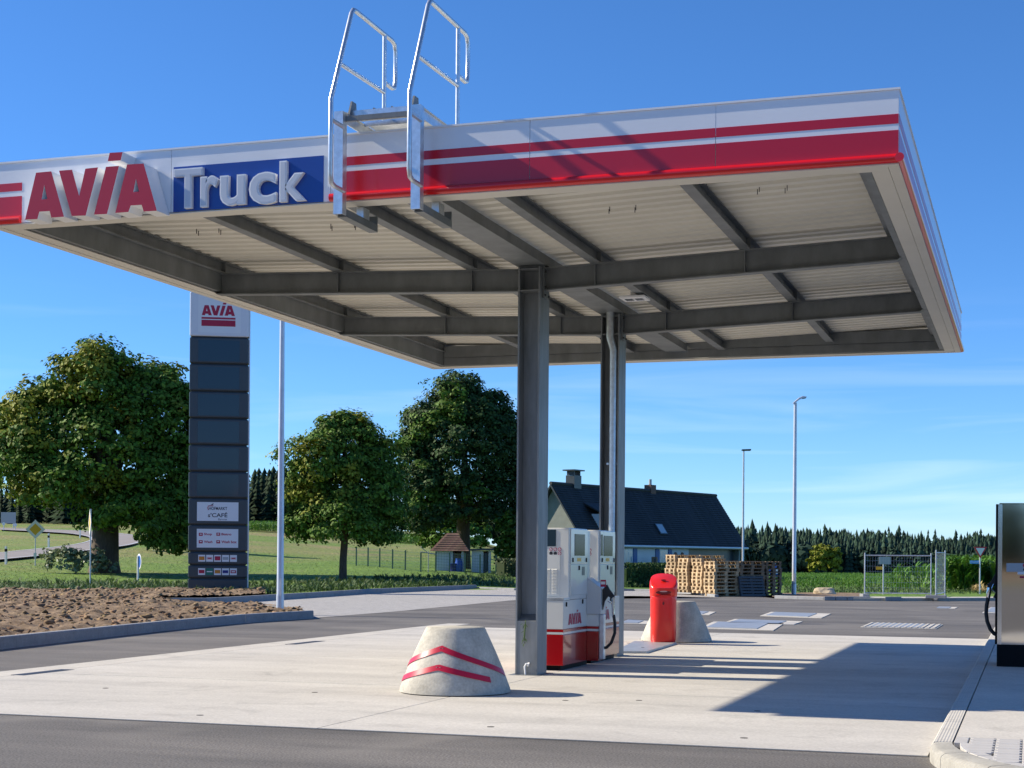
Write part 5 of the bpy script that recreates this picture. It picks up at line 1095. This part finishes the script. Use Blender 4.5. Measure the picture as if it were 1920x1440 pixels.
def tree(name, label, base, trunk, limbs, blobs, nclump, per, spread, size, mats_, lit_frac=.0, group=None):
    "base: world point; the rest is relative metres in picture-aligned axes (right, away, up)"
    t = thing(name, label, 'tree', tuple(base), group=group, local=True); ax = np.stack([Rv, Fv, Uv])
    W = lambda p: np.array(p, float) @ ax
    mb = MB()
    for pts, rr_ in [trunk] + limbs: mb.tube([W(p) for p in pts], rr_, 10)
    mb.build('trunk', 'bark', t, smooth=60)
    P, Nn = crown_points(blobs, nclump, per, spread); V, Q = leaf_cloud(P @ ax, Nn @ ax, size)
    mi = None
    if lit_frac:
        h_ = P[:, 2]; sc = (noise_field(P * .55) + .35 * (h_ - h_.min()) / (h_.max() - h_.min()) - .3 * (P[:, 0] / (abs(P[:, 0]).max())))  # lighter leaf colour painted on the top and left, towards the sun
        mi = (sc > np.quantile(sc, 1 - lit_frac)).astype(int)
    o = np_mesh('crown', V, Q, mats_, mi, parent=t); return t
def noise_field(P): return np.array([noise.noise(p) for p in P])
def limbset(h0, ends, r0): return [([(0, 0, h0 + random.uniform(-.3, .5)), (e[0] * .45, e[1] * .45, h0 + (e[2] - h0) * .5), e], [r0, r0 * .6, r0 * .2]) for e in ends]
# big tree on the left
g = GT(196, 1074); k = float(g @ Fv) / FPX
def bl(cx_, cy_, rx, ry_, depth, rd=None): return ((cx_ - bp_[0]) * k, depth, (bp_[1] - cy_) * k, rx * k, (rd or rx) * k, ry_ * k)
bp_ = (196, 1074)
bb = [bl(*q) for q in [(185, 730, 85, 72, -1), (270, 755, 85, 75, 1), (90, 800, 85, 80, 0), (190, 850, 150, 120, 0, 130), (60, 880, 80, 75, -1), (325, 800, 60, 80, 0), (300, 900, 95, 100, 1), (125, 920, 80, 55, -2), (255, 965, 95, 52, -1), (0, 830, 55, 70, 2), (330, 1000, 55, 70, 0), (378, 880, 48, 110, 2)]]
trk = ([(0, 0, -.5), (0, 0, .6), (.05, 0, 2.6), (.1, .1, 5.0), (.2, 0, 8.5)], [1.05, .80, .72, .60, .3])
tree('broadleaf_tree', 'big spreading broadleaf tree with sunlit side painted in lighter leaves left of the pylon', g, trk, limbset(3.4, [(-4, 0, 7), (4.2, .5, 7.5), (-2, 1.5, 10), (2.5, -1, 10.5), (0, -2.2, 9)], .34), bb, 2300, 52, .52, .13, ['leaf', 'leaf_gold_lit'], .22)
# bush at its foot
tb = thing('bush', 'low round bush with pale leaves at the foot of the big tree', 'bush', tuple(g + Rv * -1.2 - Fv * 1.5), local=True)
P, Nn = crown_points([(-.6, 0, .55, 1.3, .9, .8), (.9, 0, .45, 1.1, .9, .7)], 130, 20, .16); V, Q = leaf_cloud(P @ np.stack([Rv, Fv, Uv]), Nn, .10); mat('leaf_pale', (.17, .22, .12), .45, island=.35, transl=.15); np_mesh('leaves', V, Q, 'leaf_pale', parent=tb)
MB().tube([(0, 0, -.2), (.05, 0, .5)], [.06, .02], 6).build('stem', 'bark', tb)
# middle tree
g = GT(643, 1088); k = float(g @ Fv) / FPX; bp_ = (643, 1088)
bb = [bl(*q) for q in [(648, 835, 62, 56, 0), (640, 800, 30, 24, 0), (610, 870, 70, 55, -1), (690, 875, 60, 60, 1), (585, 920, 52, 70, 0), (645, 940, 100, 85, 0), (715, 940, 50, 70, 0), (640, 990, 88, 45, -1), (575, 985, 40, 40, 0), (700, 1000, 42, 34, 1)]]
trk = ([(0, 0, -.4), (0, 0, 1.), (.1, 0, 2.6), (.05, 0, 5.), (0, 0, 8.5)], [.24, .20, .19, .14, .05])
tree('broadleaf_tree', 'medium pyramid shaped tree with slender trunk on the meadow behind the lamp pole', g, trk, limbset(2.5, [(-2.4, 0, 4.4), (2.3, .3, 4.6), (-1.2, .8, 6.5), (1.2, -.5, 7.), (0, -1.5, 5)], .09), bb, 1500, 46, .40, .105, ['leaf', 'leaf_gold_lit'], .16)
# dark tree beside the front column
g = atD(868, 1050, 108.); g[2] = T(g[0], g[1]); k = 108. / FPX; zp = 1044 + (CH - g[2]) / 108. * FPX; bp_ = (868, zp)
bb = [bl(*q) for q in [(855, 765, 62, 56, 0), (800, 815, 55, 58, 0), (915, 800, 55, 62, 0), (865, 850, 105, 100, 0), (785, 880, 50, 62, -1), (945, 860, 50, 75, 0), (800, 945, 52, 62, -2), (880, 945, 95, 62, 0), (955, 940, 50, 60, 0), (790, 985, 28, 32, -2)]]
trk = ([(0, 0, -.5), (0, 0, 1.), (0, .1, 3.), (.1, 0, 6.5), (0, 0, 9.)], [.62, .52, .46, .3, .1])
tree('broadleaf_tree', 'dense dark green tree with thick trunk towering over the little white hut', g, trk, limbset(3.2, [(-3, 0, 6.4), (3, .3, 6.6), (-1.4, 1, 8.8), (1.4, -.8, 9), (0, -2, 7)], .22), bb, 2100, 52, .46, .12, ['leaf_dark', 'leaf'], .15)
# smaller trees and shrubs behind
def shrub(name, label, px, pyb, d, wpx, hpx, m='leaf', n=260, trunk=True, group=None, cat_='tree'):
    g = atD(px, pyb, d); g[2] = T(g[0], g[1]); k = d / FPX; rx, rz_ = wpx * k / 2, hpx * k / 2
    t = thing(name, label, cat_, tuple(g), local=True, group=group)
    blobs = [(random.uniform(-.3, .3) * rx, 0, rz_ * 1.05, rx * .85, rx * .7, rz_ * .95), (-rx * .4, 0, rz_ * .75, rx * .6, rx * .5, rz_ * .7), (rx * .45, 0, rz_ * .8, rx * .55, rx * .5, rz_ * .75)]
    P, Nn = crown_points(blobs, n, 22, max(.12, rx * .09)); V, Q = leaf_cloud(P @ np.stack([Rv, Fv, Uv]), Nn, max(.09, d * .0013)); np_mesh('crown', V, Q, m, parent=t)
    MB().tube([(0, 0, -.3), (0, 0, rz_ * 1.2)], [.05 * rx + .03, .02], 7).build('trunk', 'bark', t); return t
shrub('shrub', 'leafy green shrub between the hut and the front column', 958, 1062, 104., 60, 110, 'leaf', 260, cat_='shrub')
shrub('small_tree', 'bright green small tree in the field behind the hut roof', 855, 1010, 150., 130, 75, 'leaf', 320)
shrub('small_tree', 'slender young tree by the road bend under the big tree', 276, 1018, 125., 42, 60, 'leaf', 160)
shrub('small_tree', 'thick trunked tree half hidden behind the pylon', 344, 1018, 128., 90, 150, 'leaf_dark', 300)
shrub('shrub', 'yellowish round shrub in front of the far wood', 1546, 1092, 330., 62, 56, 'leaf_gold_lit', 240, cat_='shrub')
def hedge(name, label, pa2, pb2, h, dep, m='hedge', zz=0.):
    pa2, pb2 = np.array(pa2, float), np.array(pb2, float); L_ = np.linalg.norm((pb2 - pa2)[:2]); n = int(L_ * h * 420 + L_ * dep * 260); d = (pb2 - pa2) / L_; nn_ = np.array([-d[1], d[0], 0])
    t = thing(name, label, 'hedge', tuple((pa2 + pb2) / 2)); f = rng.random((n, 3)); s_ = rng.integers(0, 3, n)
    P = pa2 + d * (f[:, :1] * L_) + nn_ * ((f[:, 1:2] - .5) * dep) + Uv * (f[:, 2:] * h)
    P = np.where((s_ == 0)[:, None], pa2 + d * (f[:, :1] * L_) - nn_ * (dep / 2) * np.sign(nn_ @ Fv) + Uv * (f[:, 2:] * h), P); P = np.where((s_ == 1)[:, None], pa2 + d * (f[:, :1] * L_) + nn_ * ((f[:, 1:2] - .5) * dep) + Uv * h, P)
    V, Q = leaf_cloud(P + rng.standard_normal(P.shape) * .03 - ORG[t], np.tile(-Fv * .7 + Uv * .5, (n, 1)), .07); np_mesh('leaves', V, Q, m, parent=t)
    MB().prism([pa2 - nn_ * dep * .3, pb2 - nn_ * dep * .3, pb2 + nn_ * dep * .3, pa2 + nn_ * dep * .3], Uv * h * .82).build('inner_twigs', m, t)
g1, g2 = GT(938, 1081), GT(1016, 1083); hedge('clipped_hedge', 'clipped olive green hedge at the right end of the green wire fence', g1, g2, 1.05, .9)
g1, g2 = atD(1165, 1085, 84.), atD(1262, 1087, 90.); g1[2] = g2[2] = -.05; hedge('dark_hedge', 'dark garden hedge in front of the white house wall', g1, g2, 1.25, 1.0, 'leaf_dark')

# ------------------------------------------------------------------ hut and green fence
hd = 101.; kk = hd / FPX
def hut(label, xa, xb, yb_, yw, roof, dep, name):
    a = atD(xa, yb_, hd); b = atD(xb, yb_, hd); z0 = T(a[0], a[1]); h = CH + (1043 - yw) * kk - z0; t = thing(name, label, 'hut', (a[0], a[1], z0)); L_ = (xb - xa) * kk; r3 = Rv; f3 = Fv
    q = lambda u_, v_, z: np.array([a[0], a[1], z0]) + Rv * u_ + Fv * v_ + Uv * z
    MB().prism([q(0, 0, -.3), q(L_ * .62, 0, -.3), q(L_ * .62, 0, h), q(0, 0, h)], f3 * .15).build('front_wall', 'plaster', t); MB().prism([q(0, .152, -.3), q(.15, .152, -.3), q(.15, .152, h), q(0, .152, h)], f3 * (dep - .15)).build('side_wall', 'plaster', t)
    MB().prism([q(L_ - .15, 0, -.3), q(L_, 0, -.3), q(L_, 0, h), q(L_ - .15, 0, h)], f3 * dep).build('side_wall', 'plaster', t); MB().prism([q(.152, dep - .12, -.3), q(L_ - .152, dep - .12, -.3), q(L_ - .152, dep - .12, h), q(.152, dep - .12, h)], f3 * .12).build('back_wall', 'plaster', t)
    MB().prism([q(L_ * .62 + .05, .05, -.2), q(L_ - .2, .05, -.2), q(L_ - .2, .05, h * .9), q(L_ * .62 + .05, .05, h * .9)], f3 * .05).build('door', 'wood_old_shaded' if roof else 'anthracite', t)
    if roof:
        o = .35; rz_ = 1.15
        rf = MB().add([q(-o, -o, h), q(L_ + o, -o, h), q(L_ + o, dep + o, h), q(-o, dep + o, h), q(L_ * .38, dep * .5, h + rz_), q(L_ * .75, dep * .5, h + rz_)], [(0, 1, 5, 4), (1, 2, 5), (2, 3, 4, 5), (3, 0, 4), (3, 2, 1, 0)]).build('roof', 'tile_brown', t)
        for i in range(8):
            s0, s1 = i / 8, (i + 1) / 8 + .03; mb = MB(); l0 = lambda s_: ip(q(L_ * .38, dep * .5, h + rz_), q(-o, -o, h), s_); r0_ = lambda s_: ip(q(L_ * .75, dep * .5, h + rz_), q(L_ + o, -o, h), s_)
            nj = 4 + i
            for j in range(nj):
                mb.add([ip(l0(s0), r0_(s0), j / nj) + Uv * .02, ip(l0(s0), r0_(s0), (j + .97) / nj) + Uv * .02, ip(l0(s1), r0_(s1), (j + .97) / nj) + Uv * .06 - Fv * .03, ip(l0(s1), r0_(s1), j / nj) + Uv * .06 - Fv * .03], [(0, 1, 2, 3)])
            mb.build('tile_course', 'tile_brown', rf)
    else: MB().prism([q(-.2, -.2, h), q(L_ + .2, -.2, h + .05), q(L_ + .2, -.2, h + .17), q(-.2, -.2, h + .12)], f3 * (dep + .4)).build('roof', 'anthracite', t)
hut('small white hut with brown hipped tile roof behind the green fence', 817, 869, 1064, 1033, True, 1.7, 'garden_hut')
hut('plain grey flat roofed shed under the dark tree beside the hut', 884, 920, 1066, 1032, False, 1.5, 'garden_shed')
g = atD(860.5, 1062, hd - .8); z = T(g[0], g[1]); t = thing('water_barrel', 'blue plastic rain barrel beside the hut door', 'barrel', (g[0], g[1], z)); MB().lathe((g[0], g[1], z), [(.2, 0), (.25, .2), (.26, .4), (.25, .6), (.2, .78), (.21, .82)], 18).build('body', 'blue_barrel', t, smooth=40); MB().lathe((g[0], g[1], z + .825), [(.22, 0), (.22, .04)], 18).build('lid', 'blue_barrel', t)
g = atD(851, 1062, hd - .7); z = T(g[0], g[1]); t = thing('water_tub', 'wide dark blue tub standing next to the rain barrel', 'tub', (g[0], g[1], z)); MB().lathe((g[0], g[1], z), [(.28, 0), (.33, .5), (.35, .52)], 18).build('body', 'print_navy', t, smooth=40); MB().lathe((g[0], g[1], z + .525), [(.34, 0), (.34, .02)], 18).build('rim', 'blue_barrel', t)
# mesh fence: each bay between posts is a part
wf = thing('green_wire_fence', 'dark green welded wire fence with posts across the meadow in front of the hut', 'fence', tuple(GT(730, 1072)))
fpts = [GT(x, y) for x, y in ((640, 1058), (668, 1060), (690, 1062), (712, 1064), (736, 1067), (760, 1070), (789, 1073), (817, 1072.5), (843, 1074), (872, 1076), (900, 1078), (930, 1080))]
for i, p in enumerate(fpts):
    MB().box((p[0] - .035, p[1] - .035, p[2] - .3), (p[0] + .035, p[1] + .035, p[2] + 1.28)).build('post', 'fence_green', wf)
    if i:
        a, b = fpts[i - 1], p; L_ = np.linalg.norm(b - a); d = (b - a) / L_; mb = MB(); n = int(L_ / .16)
        for k in range(7): mb.obox((a + b) / 2 + Uv * (.1 + k * .18), d * L_ / 2, np.cross(d, Uv) * .004, Uv * .005)
        for k in range(1, n): mb.obox(a + d * k * L_ / n + Uv * .64, d * .003, np.cross(d, Uv) * .003, Uv * .6)
        mb.build('mesh_bay', 'fence_green', wf)
a, b = fpts[6], fpts[7]; gt = thing('field_gate', 'pale metal tube gate with diagonal brace in the green fence', 'gate', tuple(a)); up_ = Uv * 1.25
MB().tube([a + up_ - Fv * .1, b + Uv * 1.1 - Fv * .1], .03, 8).build('top_tube', 'sign_grey', gt); MB().tube([a + Uv * 1.55 - Fv * .1, ip(a, b, .45) + Uv * 1.2 - Fv * .1], .025, 8).build('brace', 'sign_grey', gt); MB().tube([ip(a, b, .5) - Fv * .1, ip(a, b, .5) + Uv * 1.3 - Fv * .1], .03, 8).build('mid_post', 'sign_grey', gt)

# ------------------------------------------------------------------ conifers and far wood
def conifer_template(tiers, sides, seed):
    r_ = np.random.default_rng(seed); V = [(0, 0, 1.0)]; Q = []; out = []
    for t in range(tiers):
        z1 = 1 - t / tiers * .92; z0 = z1 - (1.55 / tiers) * (.92); rad = .035 + .15 * ((t + 1) / tiers) ** .85; b = len(V) - 1 + 1
        c = len(V); V.append((0, 0, min(1, z1 + .02)))
        for j in range(sides):
            a = 2 * math.pi * (j + r_.random() * .6) / sides; k = rad * r_.uniform(.65, 1.25); V.append((k * math.cos(a), k * math.sin(a), z0 + r_.uniform(-.02, .03)))
            a2 = 2 * math.pi * (j + .5 + r_.random() * .4) / sides; k2 = k * .5; V.append((k2 * math.cos(a2), k2 * math.sin(a2), z0 + .03))
        for j in range(2 * sides): Q.append((c, c + 1 + j, c + 1 + (j + 1) % (2 * sides)))
    return np.array(V), np.array(Q)
def broad_template(seed):
    r_ = np.random.default_rng(seed); n = 60; d = r_.standard_normal((n, 3)); d /= np.linalg.norm(d, axis=1, keepdims=True); P = d * [.26, .26, .36] * r_.uniform(.7, 1, (n, 1)) + [0, 0, .58]
    V = []; Q = []
    for i in range(n):
        a = np.cross(d[i], r_.standard_normal(3)); a /= np.linalg.norm(a); b = np.cross(d[i], a); s = r_.uniform(.07, .13); k = len(V)
        V += [P[i] - a * s - b * s * .6, P[i] + a * s - b * s * .6, P[i] + b * s]; Q.append((k, k + 1, k + 2))
    return np.array(V), np.array(Q)
def scatter(name, label, cat_, items, temps, m, kind='stuff'):
    VV = []; QQ = []; off = 0
    for (x, y, z, h, wd, ti) in items:
        v, q = temps[ti]; a = random.random() * 6.28; c, s = math.cos(a), math.sin(a)
        w3 = np.stack([(v[:, 0] * c - v[:, 1] * s) * wd + x, (v[:, 0] * s + v[:, 1] * c) * wd + y, v[:, 2] * h + z], 1); VV.append(w3); QQ.append(q + off); off += len(v)
    o = np_mesh(name, np.concatenate(VV), np.concatenate(QQ), m); tag(o, label, cat_, kind=kind); return o
temps = [conifer_template(8, 7, s_) for s_ in range(5)] + [broad_template(s_) for s_ in range(3)]
items = []
for i in range(5600):
    d = 600 + 330 * random.random() ** 1.25; px = random.uniform(1180, 2150); u = (px - 960) / FPX * d; p = ud(u, d); z = T(p[0], p[1])
    con = random.random() < .6; h = (random.gauss(14.6, 2.2) if con else random.uniform(10, 14.5)) * (1.06 - (px - 1380) * .00042 + .10 * noise.noise((px * .01, d * .006, 0)))
    if h < 5: continue
    items.append((p[0], p[1], z - .4, h, h * (random.uniform(.6, 1.15) if con else 1.0), random.randrange(5) if con else 5 + random.randrange(3)))
scatter('far_wood', 'dark spruce and mixed wood closing the view behind the crop field', 'forest', items, temps, 'wood_mass_hazed')
# wood to the left, behind the meadow
items = []
for i in range(700):
    d = random.uniform(236, 330); px = random.uniform(-700, 575); u = (px - 960) / FPX * d; p = ud(u, d); z = T(p[0], p[1]); top = (905 if px < 60 else 868) + random.uniform(0, 42); zmax = CH + (1040 - top) / FPX * d
    h = min(random.uniform(9, 13), zmax - z); 
    if h > 3: items.append((p[0], p[1], z - .3, h, h * random.uniform(.9, 1.25), random.randrange(5)))
for i in range(420):
    d = random.uniform(236, 300); px = random.uniform(560, 1400); u = (px - 960) / FPX * d; p = ud(u, d); z = T(p[0], p[1]); h = random.uniform(4.0, 7.5)
    items.append((p[0], p[1], z - .3, h, h * 1.1, 5 + random.randrange(3)))
scatter('left_wood', 'dark spruce wood behind the meadow and the country road', 'forest', items, [conifer_template(11, 9, 20 + s_) for s_ in range(5)] + temps[5:], 'spruce')
# wood behind the camera (seen in the polished steel)
items = []
for i in range(700):
    a = random.uniform(R(195), R(345)); d = random.uniform(230, 300); p = np.array([d * math.cos(a), d * math.sin(a)]); h = random.uniform(13, 18); items.append((p[0], p[1], -.2, h, h * random.uniform(.9, 1.2), random.randrange(5)))
scatter('rear_wood', 'dark spruce wood on the side the photograph looks away from', 'forest', items, temps, 'spruce')
poly_sheet('ploughed_field', [(-160, -70), (160, -70), (200, -220), (-200, -220)], .0, 'soil')

# ------------------------------------------------------------------ crops, weeds, verge
def blade_template(n, h0, h1, wd, bend, seed, leafy=False):
    r_ = np.random.default_rng(seed); V = []; Q = []
    for i in range(n):
        a = r_.uniform(0, 6.28); d = np.array([math.cos(a), math.sin(a), 0]); sd_ = np.array([-d[1], d[0], 0]); b0 = np.array([0, 0, r_.uniform(0, h0)]); L_ = r_.uniform(.5, 1) * h1; w_ = wd * r_.uniform(.7, 1.3); k = len(V)
        for s, ww in ((0, .5), (.4, 1.), (.75, .8), (1., .08)):
            c = b0 + d * (bend * L_ * s ** 1.5) + np.array([0, 0, L_ * (s - .55 * s * s * bend)]); V += [c - sd_ * w_ * ww, c + sd_ * w_ * ww]
        Q += [(k, k + 1, k + 3, k + 2), (k + 2, k + 3, k + 5, k + 4), (k + 4, k + 5, k + 7, k + 6)]
    return np.array(V), np.array(Q)
ct = [blade_template(11, .75, .55, .035, .75, s_) for s_ in range(4)]
for v, q in ct: pass
def corn_field(name, label, n, px0, px1, d0, d1, h0, h1, dens=None, ytop=None, m='corn', cat_='crop'):
    it = []
    for i in range(n):
        px = random.uniform(px0, px1); d = d0 + (d1 - d0) * random.random(); u = (px - 960) / FPX * d; p = ud(u, d); h = random.uniform(h0, h1); it.append((p[0], p[1], T(p[0], p[1]), h, h * random.uniform(.8, 1.1), random.randrange(4)))
    scatter(name, label, cat_, it, ct, m)
corn_field('maize', 'tall standing maize along the street behind the give way sign', 1700, 1765, 2050, 83, 104, 1.6, 2.05)
corn_field('maize_edge', 'loose maize plants behind the construction fence', 46, 1672, 1765, 82, 90, .9, 1.6)
corn_field('crop_field', 'low green crop field stretching towards the far wood', 3600, 1425, 1700, 84, 205, .38, .58)
corn_field('maize_strip', 'bright green maize strip at the top of the meadow', 2600, 430, 900, 196, 214, .95, 1.25)
wt = [blade_template(16, .25, .5, .02, .55, 40 + s_) for s_ in range(4)]
def weeds(name, label, n, fn, h0, h1, m, cat_='weeds'):
    it = []
    for i in range(n):
        x, y, z = fn(); h = random.uniform(h0, h1) * (.5 + random.random()); it.append((x, y, z, h, h * random.uniform(.9, 1.6), random.randrange(4)))
    scatter(name, label, cat_, it, wt, m)
def verge_pt():
    px = random.uniform(-40, 965); t = min(1, max(0, px / 965)); base = np.interp(px, [-40, 260, 480, 700, 894, 965], [1115, 1113, 1116, 1106, 1099, 1102]); py = base - random.random() ** 1.3 * 19
    g = GT(px, py); return g[0], g[1], T(g[0], g[1])
weeds('verge_weeds', 'tall green weeds growing along the kerb of the parking strip', 4200, verge_pt, .22, .55, 'weed')
def rverge():
    px = random.uniform(1470, 1930); g = GT(px, random.uniform(1097, 1115)); return g[0], g[1], max(T(g[0], g[1]), -.05)
weeds('street_verge_grass', 'short grass on the verge between footway and crops', 2200, rverge, .12, .35, 'weed', 'grass')
def straw(): px = random.gauss(1838, 9); g = GT(px, random.uniform(1106, 1112)); return g[0], g[1], T(g[0], g[1])
weeds('dry_grass', 'dry straw coloured grass around the give way sign post', 170, straw, .3, .7, 'straw', 'grass')
mat('grass_tuft', (.13, .225, .03), .7, island=.35, transl=.1)
def mead():
    px = random.uniform(-60, 980); g = GT(px, random.uniform(1030, 1100)); return g[0], g[1], T(g[0], g[1])
weeds('meadow_grass', 'rough grass tufts across the mown meadow', 12000, mead, .05, .13, 'grass_tuft', 'grass')
def hs_pt(): px = random.uniform(1172, 1262); g = G(px, random.uniform(1093, 1103)); return g[0], g[1], 0
weeds('garden_weeds', 'weeds at the foot of the dark garden hedge', 90, hs_pt, .25, .6, 'weed')
